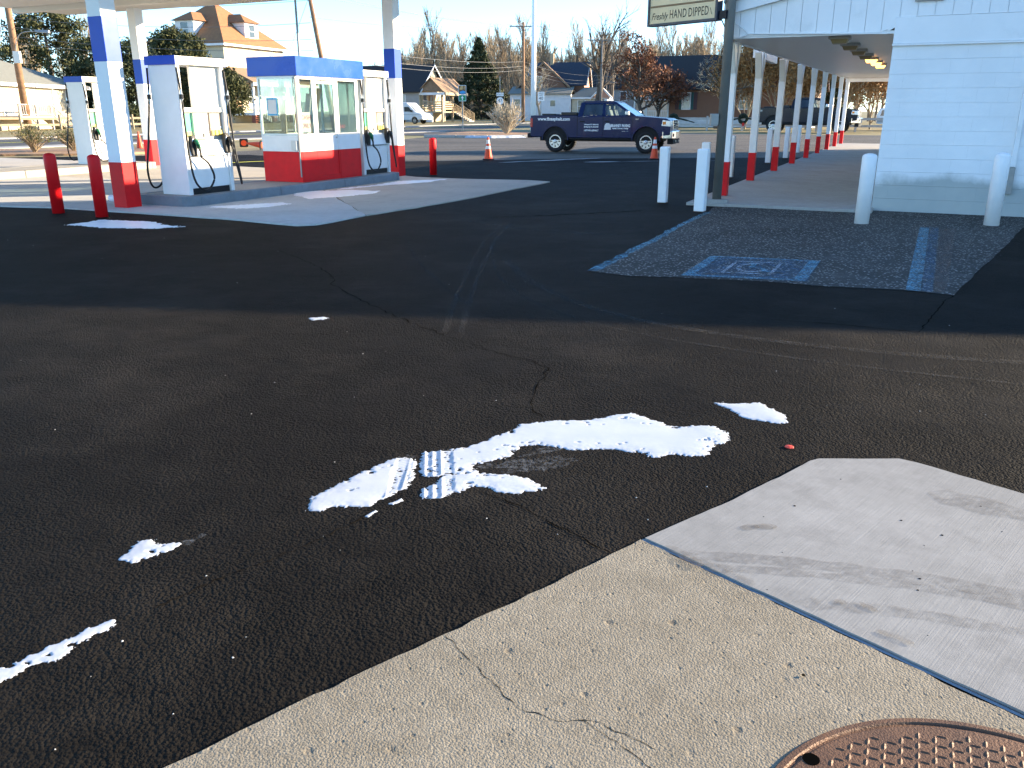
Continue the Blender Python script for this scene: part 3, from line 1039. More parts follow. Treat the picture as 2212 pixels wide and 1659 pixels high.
# ---- snow
def snow(name, label, polys, res, hmax, rough_amp=0.03, nscale=9, tracks=None, hole=0.0, group=None, base=0.0, m='snow', seed=0):
    xs = [p[0] for q in polys for p in q]
    ys = [p[1] for q in polys for p in q]
    mg = 0.08
    gx = np.arange(min(xs) - mg, max(xs) + mg, res)
    gy = np.arange(min(ys) - mg, max(ys) + mg, res)
    X, Y = np.meshgrid(gx, gy)
    S = np.full(X.shape, -1e9)
    for q in polys:
        S = np.maximum(S, sdist(q, X, Y))
    nz = fbm(X * nscale * 2.2 + seed, Y * nscale * 2.2, 4)
    fine = fbm(X * nscale * 9 + 5 + seed, Y * nscale * 9, 3)
    S = S + rough_amp * (nz * 1.3 + fine * 0.9)
    H = 0.0015 + hmax * (1 - np.exp(-np.maximum(S, 0) / 0.045)) * (0.85 + 0.5 * fbm(X * 3 + seed, Y * 3, 3) + 0.03 * fine)
    keep = S > 0
    if hole:
        edge = np.exp(-np.maximum(S, 0) / 0.05)
        spots = fbm(X * 26 + 9, Y * 40, 3)
        keep &= ~((spots > 0.30 - hole * edge) & (edge > 0.15))
    if tracks:
        for (x0, y0, x1, y1, w, ridges) in tracks:
            # skewed coordinate across the tyre track
            t = (Y - y0) / (y1 - y0)
            cx = x0 + (x1 - x0) * t
            q = (X - cx) / w
            inb = (q > 0) & (q < 1)
            tread = 0.5 + 0.5 * np.sin(Y * 250 + q * 12)
            prof = 0.10 + 0.14 * tread
            rg = np.zeros_like(q)
            for r_ in ridges:
                rg = np.maximum(rg, np.exp(-((q - r_) / 0.04) ** 2))
            H = np.where(inb, hmax * (prof * 1.2 + 0.9 * rg), H)
            keep &= ~(inb & (rg < 0.3) & (fine + 0.35 * (tread - 0.5) > 0.33))
    Z = base + np.where(keep, H, -0.004)
    me = grid_mesh(name, X, Y, Z, keep)
    o = link(name, me, m, None, smooth=True)
    tag(o, label, 'snow', group)
    return o


main = [(-0.42, 3.56), (-0.21, 3.62), (-0.09, 3.75), (0.05, 3.92), (0.18, 3.98), (0.41, 3.99), (0.54, 4.07), (0.62, 4.09), (0.68, 4.04), (0.81, 3.89), (0.99, 3.91), (1.06, 3.8), (1.04, 3.7), (0.97, 3.66), (0.88, 3.51), (0.74, 3.54), (0.66, 3.49), (0.59, 3.56), (0.39, 3.61), (0.28, 3.59), (0.14, 3.65), (0.05, 3.64), (-0.02, 3.51), (-0.15, 3.43), (-0.18, 3.39), (-0.14, 3.33), (0.04, 3.3), (0.15, 3.18), (0.04, 3.13), (-0.06, 3.14), (-0.12, 3.19), (-0.17, 3.19), (-0.29, 3.08), (-0.37, 3.08), (-0.37, 3.17), (-0.32, 3.24), (-0.3, 3.3), (-0.24, 3.32), (-0.37, 3.29), (-0.4, 3.34)]
left = [(-0.82, 2.98), (-0.82, 3.09), (-0.71, 3.25), (-0.64, 3.36), (-0.57, 3.44), (-0.55, 3.48), (-0.5, 3.5), (-0.44, 3.48), (-0.43, 3.39), (-0.43, 3.22), (-0.45, 3.17), (-0.52, 3.08), (-0.56, 3.01), (-0.71, 3.0), (-0.79, 2.96)]
snow('snow_patch', 'large curved snow patch with tyre tread marks on the dark asphalt', [main], 0.0065, 0.0065, 0.032, 15, [(-0.368, 3.08, -0.418, 3.62, 0.135, (0.08, 0.34, 0.62))], 0.10, seed=1)
snow('snow_patch', 'snow patch left of the tyre track, cut by a narrow tread groove', [left], 0.0065, 0.006, 0.032, 15, [(-0.52, 2.99, -0.525, 3.50, 0.075, (0.05, 0.85))], 0.10, seed=2)
snow('snow_patch', 'small oval snow patch right of the large curved one', [[(1.09, 4.26), (1.2, 4.24), (1.34, 4.25), (1.42, 4.06), (1.4, 3.95), (1.36, 3.93), (1.27, 3.97), (1.2, 4.01), (1.15, 4.14)]], 0.0065, 0.0055, 0.026, 15, seed=3)
snow('snow_patch', 'small wedge of snow alone on the asphalt at left', [[(-1.38, 2.59), (-1.38, 2.65), (-1.37, 2.72), (-1.33, 2.74), (-1.3, 2.71), (-1.21, 2.71), (-1.21, 2.67), (-1.25, 2.64), (-1.3, 2.59), (-1.33, 2.57)]], 0.005, 0.005, 0.024, 18, None, 0.12, seed=4)
snow('snow_patch', 'long thin strip of snow at the left edge of the picture', [[(-1.62, 1.86), (-1.43, 2.01), (-1.36, 2.09), (-1.3, 2.17), (-1.26, 2.22), (-1.23, 2.23), (-1.22, 2.2), (-1.25, 2.15), (-1.28, 2.12), (-1.31, 2.1), (-1.28, 2.07), (-1.31, 2.03), (-1.35, 2.02), (-1.39, 1.97), (-1.41, 1.93), (-1.5, 1.80)]], 0.0045, 0.005, 0.022, 18, None, 0.16, seed=5)
snow('snow_patch', 'tiny snow scrap just below the tyre track gap', [[(-0.50, 3.03), (-0.45, 3.08), (-0.44, 3.06), (-0.48, 3.02)]], 0.005, 0.008, 0.008, 14, seed=6)
snow('snow_patch', 'tiny snow scrap lower left of the tyre track gap', [[(-0.58, 2.92), (-0.54, 2.98), (-0.53, 2.965), (-0.56, 2.915)]], 0.005, 0.008, 0.008, 14, seed=9)
snow('snow_patch', 'flat snow sheet on the asphalt in front of the red bollards', [[(-6.22, 11.66), (-6.02, 11.97), (-5.98, 12.23), (-5.04, 11.97), (-4.84, 11.66), (-4.46, 11.47), (-4.82, 11.28), (-5.55, 11.37), (-6.05, 11.61)]], 0.02, 0.012, 0.10, 4, m='snow_shade_bright', seed=7)
snow('snow_patch', 'tiny worn snow fleck in the sunlit asphalt', [[(-1.55, 6.20), (-1.43, 6.24), (-1.40, 6.17), (-1.50, 6.13)]], 0.008, 0.005, 0.05, 12, seed=8)
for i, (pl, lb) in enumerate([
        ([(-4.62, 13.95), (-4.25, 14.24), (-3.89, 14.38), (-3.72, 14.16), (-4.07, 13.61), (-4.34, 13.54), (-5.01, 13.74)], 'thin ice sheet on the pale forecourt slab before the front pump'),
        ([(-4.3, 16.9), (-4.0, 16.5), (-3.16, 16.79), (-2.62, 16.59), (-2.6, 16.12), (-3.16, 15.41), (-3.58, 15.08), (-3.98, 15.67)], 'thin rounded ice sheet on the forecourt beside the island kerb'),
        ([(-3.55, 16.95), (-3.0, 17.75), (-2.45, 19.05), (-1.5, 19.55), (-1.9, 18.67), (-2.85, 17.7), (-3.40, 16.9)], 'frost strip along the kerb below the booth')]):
    s_ = snow('ice_patch', lb, [pl], 0.02, 0.006, 0.12, 3, base=0.0235, m='snow_shade_bright', seed=20 + i)
snow('snow_patch', 'snow lying against the corner kerb left of the blue truck', [[(-2.8, 51.3), (-1.2, 50.7), (0.8, 51.7), (0.6, 52.0), (-1.4, 51.1), (-2.7, 51.6)]], 0.06, 0.14, 0.1, 2, seed=30)
snow('snow_patch', 'snow heap at the corner kerb by the blue truck tailgate', [[(1.9, 52.4), (3.3, 53.0), (3.2, 54.0), (1.7, 53.2)]], 0.06, 0.18, 0.1, 2, seed=31)

for i, pts in enumerate(([(-0.16, 3.40), (0.02, 3.47), (0.22, 3.52), (0.30, 3.46), (0.20, 3.38), (0.0, 3.32)], [(0.02, 3.50), (0.12, 3.60), (0.24, 3.60), (0.14, 3.54)], [(-1.22, 2.69), (-1.16, 2.78), (-1.13, 2.77), (-1.17, 2.69)], [(-0.52, 3.47), (-0.48, 3.53), (-0.44, 3.51), (-0.46, 3.46)])):
    sheet('slush', rough_edge(pts, .02, .03, seed=40 + i), 0.0035 + .0004 * i, 'slush', lot)
for i, (pts, w) in enumerate([([(0.58, 2.60), (0.9, 2.56), (1.3, 2.46), (1.9, 2.25)], .07), ([(0.62, 2.52), (1.0, 2.47), (1.5, 2.33), (2.1, 2.05)], .05), ([(0.9, 2.30), (1.3, 2.22), (1.8, 2.02)], .06), ([(1.7, 3.1), (2.1, 2.8), (2.6, 2.3)], .16), ([(0.55, 2.66), (0.66, 2.55), (0.80, 2.40)], .05)]):
    strip('scuff', [tuple(p) for p in smooth_line(pts, 8)], w, 0.0180 + .0002 * i, 'scuff', slab_new, i, .3, True)
rg = random.Random(77)
bits = MB()
for i in range(26):
    x = rg.uniform(.7, 2.1)
    y = 3.35 - abs(x - 1.5) * .7 - rg.random() * 1.1
    r_ = rg.uniform(.002, .006)
    bits.lathe([(r_, 0), (r_ * .7, r_ * .35), (r_ * .1, r_ * .45)], 5, (x, y, .0165))
tag(bits.build('debris', 'crack_dusty', slab_new), None, None, None, 'stuff')
# pebbles and flecks of grit on the sealcoat, too many to count
pv, pf = [], []
rg = random.Random(5)
for i in range(150):
    y = 1.4 + 12 * rg.random() ** 1.8
    x = rg.uniform(-0.75, 0.75) * (y + 0.6)
    if x > -0.9 + (y - 1.6) * 1.28 - 0.1 and y < 3.7 and x > -1.0 and y < 2.75 + 0.8 * (x - 0.45):
        continue
    r = rg.uniform(0.0015, 0.0045)
    o = len(pv)
    for k in range(5):
        a = 2 * PI * k / 5 + rg.random()
        pv.append((x + r * math.cos(a) * rg.uniform(.7, 1.3), y + r * math.sin(a), 0.0))
    pv.append((x, y, r * 0.9))
    pf += [(o + k, o + (k + 1) % 5, o + 5) for k in range(5)]
tag(MB().add(pv, pf).build('grit', 'pebble'), 'pale grit scattered on the black asphalt', 'grit', None, 'stuff')
t = MB().lathe([(0.004, 0.0), (0.022, 0.002), (0.020, 0.006), (0.006, 0.009)], 7, (1.30, 3.62, 0.001)).build('red_scrap', 'red_scrap')
tag(t, 'small red plastic scrap on the asphalt near the pale slab', 'litter')


# ------------------------------------------------------------------ fuel canopy, islands, pumps, booth
def canopy():
    t = thing('fuel_canopy', 'white fuel station canopy on red white and blue columns', 'canopy', loc3(PUMP0), RZ)
    # local x = u, local y = -v
    MB().box(-2.6, 9.8, -4.2, 12.7, 4.32, 5.15).build('fascia', 'canopy_white', t)
    MB().box(-2.55, 9.75, -4.15, 12.65, 4.30, 4.318).build('soffit', 'canopy_white', t)
    for u in (0.16, 7.85):
        MB().box(u - 0.11, u + 0.11, -4.0, 12.5, 4.16, 4.298).build('beam', 'canopy_white', t)
    for u, v in ((0.145, -0.10), (7.85, 0.14), (8.4, -8.45), (0.145, -8.5)):
        c = MB().box(u - .143, u + .143, -v - .143, -v + .143, 0.02, 4.16).build('column', 'white_paint', t, 0.008)
        MB().box(u - .146, u + .146, -v - .146, -v + .146, 0.018, 0.73).build('red_base', 'red_paint', c, 0.008)
        MB().box(u - .1455, u + .1455, -v - .1455, -v + .1455, 2.22, 2.86).build('blue_band', 'blue_paint', c, 0.008)
    MB().lathe([(0.055, -0.05), (0.055, 0.28), (0.05, 0.285)], 14, (0.1, 0.15, 0.15), 'y').build('pipe_stub', 'white_paint', t, smooth=False)
    MB().box(0.03, 0.17, 0.244, 0.28, 0.07, 0.24).build('pipe_plate', 'red_paint', t, 0.01)
    return t


canopy()


def island(name, label, u0, u1, v0, v1, mat='kerb_grey'):
    t = thing(name, label, 'island', loc3(PUMP0), RZ)
    r = 0.25
    def outline(g):
        pts = []
        for cx, cy, a0 in ((u1 - r, -v0 - r, 0), (u0 + r, -v0 - r, 90), (u0 + r, -v1 + r, 180), (u1 - r, -v1 + r, 270)):
            for k in range(6):
                a = R(a0 + 18 * k)
                pts.append((cx + (r - g) * math.cos(a), cy + (r - g) * math.sin(a)))
        return pts
    MB().prism(outline(0.13), 'z', 0.0, 0.176).build('island_top', 'concrete_walk', t)
    # kerb in castings about 1.5 m long with open joints
    o, i2 = outline(0.0), outline(0.13)
    n = len(o)
    ring = []
    for k in range(n):
        a, b = Vector(o[k]), Vector(o[(k + 1) % n])
        c, d = Vector(i2[k]), Vector(i2[(k + 1) % n])
        m_ = max(1, int((b - a).length / 1.55))
        for j in range(m_):
            ring.append((a.lerp(b, j / m_), a.lerp(b, (j + 1) / m_), c.lerp(d, j / m_), c.lerp(d, (j + 1) / m_), m_ > 1))
    arcs = []
    prev_straight = True
    for a, b, c, d, straight in ring:
        if straight:
            e = (b - a).normalized() * 0.005
            MB().hexa([(*(a + e), 0.0), (*(b - e), 0.0), (*(d - e), 0.0), (*(c + e), 0.0)], [(*(a + e), 0.18), (*(b - e), 0.18), (*(d - e), 0.18), (*(c + e), 0.18)]).build('kerb_stone', mat, t, 0.02)
        else:
            if prev_straight:
                arcs.append(MB())
            arcs[-1].hexa([(*a, 0.0), (*b, 0.0), (*d, 0.0), (*c, 0.0)], [(*a, 0.179), (*b, 0.179), (*d, 0.179), (*c, 0.179)])
        prev_straight = straight
    for arc in arcs:
        arc.build('kerb_corner', mat, t)
    return t


island('pump_island', 'grey-kerbed concrete island carrying the booth and two pumps', 0.5, 6.95, -0.45, 0.88)
island('pump_island', 'pale concrete island under the pump at far left', 1.5, 7.6, -8.85, -7.35, 'concrete_walk')


def nozzle(parent, x, y, z, body, side):
    """holstered nozzle: boot, grip, spout"""
    b = MB().prism([(-.06, -.16), (.06, -.16), (.07, .10), (.03, .17), (-.05, .16)], 'y', 0.0, 0.07).v
    s = side
    boot = MB().add([(x + p[0], y + s * p[1], z + p[2]) for p in b], MB().prism([(0, 0)] * 5, 'y', 0, 1).f).build('nozzle_boot', 'black_plastic', parent, 0.01)
    g = MB()
    g.tube([(x + .01, y + s * .085, z + .10), (x + .03, y + s * .12, z + .04), (x + .05, y + s * .12, z - .04)], [.030, .036, .030], 8)
    g.build('nozzle_grip', body, boot, smooth=True)
    lv = MB()
    lv.tube([(x + .05, y + s * .12, z - .04), (x + .06, y + s * .13, z - .10), (x + .055, y + s * .13, z - .17)], [.022, .018, .016], 8)
    lv.tube([(x + .02, y + s * .15, z + .02), (x - .01, y + s * .17, z - .07), (x + .05, y + s * .15, z - .14)], .007, 6)
    lv.build('nozzle_handle', 'black_plastic', boot, smooth=True)
    MB().tube([(x - .02, y + s * .075, z + .13), (x - .035, y + s * .05, z + .02)], .013, 6).build('nozzle_spout', 'silver', boot, smooth=True)
    return (x + .055, y + s * .13, z - .17)


def hose(parent, pts, r=0.017):
    h = MB().tube([tuple(p) for p in smooth_line(pts, 8)], r, 8).build('hose', 'black_rubber', parent, smooth=True)
    p, q = pts[1], pts[2]
    a = Vector(p)
    MB().tube([a + Vector((0, 0, .10)), a + Vector((0, 0, .03)), a + Vector((0, 0, .028)), a + Vector((0, 0, -.05)), a + Vector((0, 0, -.052)), a + Vector((0, 0, -.12))], [.016, .02, .032, .032, .02, .015], 10).build('hose_swivel', 'silver', h)
    MB().tube([a + Vector((0, 0, .025)), a + Vector((0, 0, -.045))], .034, 10).build('breakaway', 'black_plastic', h)
    return h


def pump(label, loc, rz):
    t = thing('fuel_pump', label, 'fuel pump', loc, rz, 'fuel pumps under the canopy')
    L, D = 0.52, 0.30
    for s in (-1, 1):
        xo, xi = s * L, s * (L - 0.075)
        MB().box(min(xo, xi), max(xo, xi), -D, D, 0.0, 2.02).build('end_panel', 'white_metal', t, 0.006)
    MB().box(-L + .077, L - .077, -D + .03, D - .03, 0.10, 0.60).build('lower_cabinet', 'white_metal', t, 0.005)
    MB().box(-L + .077, L - .077, -D + .05, D - .05, 0.0, 0.098).build('plinth', 'black_plastic', t)
    MB().box(-L + .078, L - .078, -D + .10, D - .10, 0.602, 1.30).build('meter_housing', 'pump_grey', t)
    MB().box(-L + .077, L - .077, -D + .04, D - .04, 1.302, 1.375).build('upper_shelf', 'cream_metal', t, 0.006)
    MB().box(-0.17, L - .077, -D + .07, -D + .12, 1.377, 2.018).build('upper_panel', 'cream_metal', t, 0.004)
    top = MB().box(-L - .02, L + .02, -D - .03, D + .03, 2.022, 2.15).build('top_canopy', 'cream_metal', t, 0.006)
    for s in (-1, 1):
        MB().box(min(s * (L + .021), s * (L + .03)), max(s * (L + .021), s * (L + .03)), -D - .03, D + .03, 2.018, 2.155).build('end_fascia', 'blue_paint', top)
    for s in (-1, 1):
        y0 = s * (D - .10)
        f = lambda x0, x1, z0, z1, d, m, n, par: MB().box(x0, x1, min(y0, y0 + s * d), max(y0, y0 + s * d), z0, z1).build(n, m, par, 0.003)
        face = MB().hexa([(-.44, y0 + s * .002, .62), (.44, y0 + s * .002, .62), (.44, y0 + s * .13, .62), (-.44, y0 + s * .13, .62)],
                         [(-.44, y0 + s * .002, .86), (.44, y0 + s * .002, .86), (.44, y0 + s * .05, .86), (-.44, y0 + s * .05, .86)]).build('nozzle_shelf', 'white_metal', t, 0.004)
        yc = s * (D - .03)
        for x0_, x1_ in ((-.435, .10), (.108, .435)):
            dr_ = MB().box(x0_, x1_, min(yc, yc + s * .006), max(yc, yc + s * .006), .115, .59).build('service_door', 'white_metal', t, .002)
            MB().lathe([(.012, yc + s * .006), (.012, yc + s * .010), (.002, yc + s * .010)], 10, (x0_ + .03, 0, .54), 'y').build('lock', 'silver', dr_)
        f(-.43, -.27, .93, 1.28, .03, 'green_panel', 'grade_panel', t)
        f(-.37, -.27, .93, 1.00, .034, 'yellow_panel', 'price_sticker', t)
        bz = f(-.22, .10, .88, 1.29, .05, 'pump_bezel', 'reader_bezel', t)
        f(-.13, -.02, 1.22, 1.25, .054, 'grey_plastic', 'display', bz)
        f(-.13, -.02, 1.16, 1.19, .054, 'grey_plastic', 'display', bz)
        f(-.12, -.03, 1.03, 1.13, .056, 'lcd', 'screen', bz)
        f(-.05, -.01, .91, .97, .056, 'black_plastic', 'card_slot', bz)
        sel = f(.16, .43, .93, 1.29, .03, 'tan_panel', 'grade_selector', t)
        f(.17, .42, 1.055, 1.07, .034, 'white_metal', 'price_strip', sel)
        for k in range(3):
            f(.175 + .085 * k, .235 + .085 * k, .935, 1.015, .045, 'yellow_panel', 'grade_button', sel)
        e1 = nozzle(t, -.36, s * (D - .02), .78, 'green_plastic', s)
        e2 = nozzle(t, .40, s * (D - .02), .80, 'black_plastic', s)
        hose(t, [(-L - .005, D + .015, 1.98), (-L - .02, D + .03, 1.55), (-L - .07, D + .10, .9), (-L - .13, D + .15, .40), (-L - .02, D + .20, .12), (-.36, D + .20, .14), (-.26, D + .15, .40), e1] if s > 0 else [(-L - .005, s * (D + .015), 1.98), (-L + .02, s * (D + .03), 1.55), (-L + .02, s * (D + .05), .7), (-L + .06, s * (D + .09), .22), (-.27, s * (D + .13), .07), (-.10, s * (D + .15), .25), (-.17, s * (D + .14), .48), e1])
        hose(t, [(L - .02, s * (D + .015), 1.98), (L + .01, s * (D + .03), 1.55), (L + .02, s * (D + .06), .8), (L + .06, s * (D + .10), .25), (L + .05, s * (D + .12), .12), (L + .02, s * (D + .12), .25), e2])
    return t


pump('white fuel pump with blue end trim standing left of the booth', loc3(pu(1.27, 0.36), 0.179), RZ)
p2 = pump('white fuel pump half hidden behind the right end of the booth', loc3(pu(6.35, 0.30), 0.179), RZ)
p3 = pump('white fuel pump at far left, behind the striped canopy column', loc3(pu(6.45, -8.15), 0.179), RZ)


def pane(parent, corners, off, m='booth_glass', name='pane'):
    """thin glass sheet"""
    c = [Vector(p) for p in corners]
    n = (c[1] - c[0]).cross(c[2] - c[0]).normalized() * off
    return MB().hexa([tuple(p - n) for p in c], [tuple(p + n) for p in c]).build(name, m, parent)


def booth():
    t = thing('cashier_booth', 'small glazed cashier booth with red base and blue fascia', 'booth', loc3(pu(4.63, 0.21), 0.179), RZ)
    L, D = 0.985, 0.47
    # solid lower walls as panels
    def wallbox(x0, x1, y0, y1, z0, z1, m, n, bev=0.004, par=t):
        return MB().box(x0, x1, y0, y1, z0, z1).build(n, m, par, bev)
    MB().box(-L + .05, L - .05, -D + .05, D - .05, 0, .04).build('floor', 'grey_plastic', t)
    for nm, z0, z1, m in (('red_panel', 0.0, 0.57, 'red_paint'), ('white_panel', 0.573, 0.87, 'white_metal')):
        wallbox(-L, -L + .04, -D, D, z0, z1, m, nm)
        wallbox(L - .04, L, -D, D, z0, z1, m, nm)
        wallbox(-L + .042, L - .042, D - .04, D, z0, z1, m, nm)
        wallbox(-L + .042, -.49, -D, -D + .04, z0, z1, m, nm)
        wallbox(.26, L - .042, -D, -D + .04, z0, z1, m, nm)
    for x in (-.488, .212):
        wallbox(x, x + .045, -D + .002, -D + .05, .09, .57, 'red_paint', 'door_jamb')
        wallbox(x, x + .045, -D + .002, -D + .05, .573, .87, 'white_metal', 'door_jamb')
    # recessed door
    d = MB().box(-.44, .21, -D + .012, -D + .045, .09, .57).build('door', 'red_paint', t, 0.004)
    wallbox(-.44, .21, -D + .012, -D + .045, .573, .87, 'white_metal', 'door_upper', par=d)
    wallbox(-.486, .256, -D + .004, -D + .05, 0.0, .087, 'red_paint', 'threshold')
    wallbox(.15, .18, -D - .01, -D + .011, .80, .83, 'silver', 'door_latch', par=d)
    # frames
    bars = MB()
    zt = 1.95
    for x in (-L + .02, L - .02):
        for y in (-D + .02, D - .02):
            bars.box(x - .02, x + .02, y - .02, y + .02, .872, zt)
    bars.box(-.49, -.442, -D, -D + .05, .872, zt)
    bars.box(.212, .258, -D, -D + .05, .872, zt)
    bars.box(-L + .042, -L + .09, -D + .005, -D + .035, .872, zt)
    bars.box(-.53, -.492, -D + .005, -D + .035, .872, zt)
    bars.box(.262, .30, -D + .005, -D + .035, .872, zt)
    bars.box(L - .09, L - .042, -D + .005, -D + .035, .872, zt)
    for y in (-D + .02, D - .02):
        bars.box(-L + .042, L - .042, y - .018, y + .018, .872, .90)
        bars.box(-L + .042, L - .042, y - .018, y + .018, 1.90, zt)
    for x in (-L + .02, L - .02):
        bars.box(x - .018, x + .018, -D + .042, D - .042, .872, .905)
        bars.box(x - .018, x + .018, -D + .042, D - .042, 1.905, zt)
    bars.box(-.02 - L + 1.0, .02 - L + 1.0, D - .035, D - .005, .90, 1.90)
    bars.build('window_frame', 'alu_frame', t)
    db = MB()
    db.box(-.438, -.39, -D + .012, -D + .04, .872, 1.88)
    db.box(.16, .208, -D + .012, -D + .04, .872, 1.88)
    db.box(-.389, .159, -D + .012, -D + .04, 1.83, 1.88)
    db.build('door_frame', 'white_metal', d)
    y = -D + .02
    pane(t, [(-L + .09, y, .90), (-.53, y, .90), (-.53, y, 1.90), (-L + .09, y, 1.90)], .003)
    pane(d, [(-.389, y, .875), (.159, y, .875), (.159, y, 1.83), (-.389, y, 1.83)], .003)
    pane(t, [(.30, y, .90), (L - .09, y, .90), (L - .09, y, 1.90), (.30, y, 1.90)], .003)
    for x in (-L + .02, L - .02):
        pane(t, [(x, -D + .04, .905), (x, D - .04, .905), (x, D - .04, 1.905), (x, -D + .04, 1.905)], .003)
    pane(t, [(-L + .04, D - .02, .90), (-.01, D - .02, .90), (-.01, D - .02, 1.90), (-L + .04, D - .02, 1.90)], .003)
    pane(t, [(.04, D - .02, .90), (L - .04, D - .02, .90), (L - .04, D - .02, 1.90), (.04, D - .02, 1.90)], .003)
    # roof fascia
    fz0, fz1 = 1.955, 2.30
    fb = MB().box(-L - .02, L + .19, -D - .035, D + .20, fz0, fz1).build('fascia', 'blue_gloss', t, 0.004)
    MB().box(-L - .0, L + .17, -D - .015, D + .18, fz0 - .012, fz0 - .002).build('ceiling', 'porch_ceiling', t)
    # conduit down the near corner, wall box, mast
    MB().tube([(-L - .02, -D + .02, fz0), (-L - .02, -D + .02, .1)], .014, 8).build('conduit', 'galv', t)
    MB().tube([tuple(p) for p in smooth_line([(-L - .012, -D + .07, 1.93), (-L - .015, -D + .06, 1.4), (-L - .02, -D + .10, 1.05), (-L - .02, -D + .09, .92)], 6)], .006, 6).build('cable', 'black_rubber', t)
    MB().box(-L - .07, -L - .002, -D + .05, -D + .18, .60, .78).build('wall_box', 'cream_metal', t, 0.006)
    MB().tube([(-.05, .15, fz1), (-.05, .15, 4.05)], .022, 10).build('mast', 'galv', t)
    # notice taped to the near pane, cash signs
    n = MB().box(-L - .001, -L + .004, .02, .27, 1.24, 1.56).build('notice', 'tape_blue', t)
    MB().box(-L - .004, -L - .0015, .045, .245, 1.27, 1.53).build('notice_sheet', 'paper', n)
    s = MB().box(-.87, -.60, -D + .03, -D + .034, .93, 1.30).build('cash_sign', 'paper', t)
    text('cash_sign_words', 'CASH', .11, 'letter_red', s, wallM((-.735, -D + .028, 1.20), (1, 0, 0), (0, 0, 1)), .0008)
    text('cash_sign_words', 'ONLY', .11, 'letter_red', s, wallM((-.735, -D + .028, 1.05), (1, 0, 0), (0, 0, 1)), .0008)
    text('window_words', 'CASH', .09, 'letter_red', t, wallM((.40, -D + .026, 1.02), (-1, 0, 0), (0, 0, 1)), .0008)
    # inside: counter, leaning boards, a post
    MB().box(-L + .1, L - .1, D - .35, D - .06, .78, .82).build('counter', 'grey_plastic', t)
    MB().bar((-.15, .05, .1), (.02, -.22, 1.75), .10, .02).build('leaning_board', 'board_wood', t)
    MB().bar((-.42, .0, .1), (-.22, -.15, 1.65), .12, .02).build('leaning_board', 'deck_white', t)
    MB().bar((-.52, .30, .0), (-.50, .28, 1.9), .09, .07).build('inner_post', 'weathered_rail', t)
    MB().box(-.30, .1, -.1, .12, .82, .90).build('carton', 'board_wood', t)


booth()


# ---- red steel bollards
def round_bollard(name, label, loc, r, h, m, group, dome=True):
    prof = [(r * 1.0, 0.0), (r, h - .03), (r * .93, h - .01), (r * .75, h + .005), (r * .3, h + .018), (0.002, h + .02)]
    o = MB().lathe(prof, 24, (0, 0, 0)).build(name, m, None, smooth=True)
    o.location = loc
    tag(o, label, 'bollard', group)
    return o


G = 'red bollards by the pumps'
round_bollard('bollard', 'red round bollard at far left before the forecourt', loc3(pu(-.81, -.52)), .088, .88, 'red_paint', G)
round_bollard('bollard', 'dark red bollard right in front of the striped column', loc3(pu(-.86, .49)), .088, .88, 'red_paint', G)
round_bollard('bollard', 'red round bollard right of the booth on black asphalt', loc3(pu(8.75, .62)), .088, .86, 'red_paint', G)


# ---- white guard posts round the store
def square_bollard(label, loc, h=.95, w=.16):
    mb = MB()
    hw = w / 2
    mb.hexa([(-hw, -hw, 0), (hw, -hw, 0), (hw, hw, 0), (-hw, hw, 0)], [(-hw, -hw, h), (hw, -hw, h), (hw, hw, h), (-hw, hw, h)])
    o = mb.build('guard_post', 'white_paint', None, 0.02, seg=3)
    o.location = loc
    o.rotation_euler = (0, 0, RZ + R(random.uniform(-3, 3)))
    tag(o, label, 'bollard', 'white guard posts round the store')
    MB().box(-hw - .001, hw + .001, -hw - .001, hw + .001, 0.001, .012).build('rust_foot', 'rust_brown', o)
    return o


square_bollard('white square guard post standing alone left of the sign pole', (2.59, 14.61, 0), .93, .15)
square_bollard('thick white square guard post just left of the sign pole', (2.95, 13.29, 0), .95, .165)
square_bollard('white guard post mostly hidden behind the thick one', (3.62, 16.12, 0), .95, .15)
square_bollard('white guard post between the first two porch posts', (5.18, 20.41, 0), .95, .15)
square_bollard('white guard post behind the second porch post', (7.78, 26.2, 0), 1.0, .15)
square_bollard('white guard post left of the fourth porch post', (9.17, 28.93, 0), 1.0, .15)
square_bollard('thin white guard post farthest along the porch', (10.8, 32.73, 0), 1.0, .15)
round_bollard('guard_post', 'white round-topped bollard before the store wall corner', (4.9, 11.81, 0.003), .098, .93, 'white_paint', 'white guard posts round the store')
round_bollard('guard_post', 'white round-topped bollard beside the store downspout', (6.61, 11.61, 0.003), .098, .95, 'white_paint', 'white guard posts round the store')


# ------------------------------------------------------------------ store with porch
def ceil_z(u):
    return 2.62 + 0.011 * (u + 1.3)


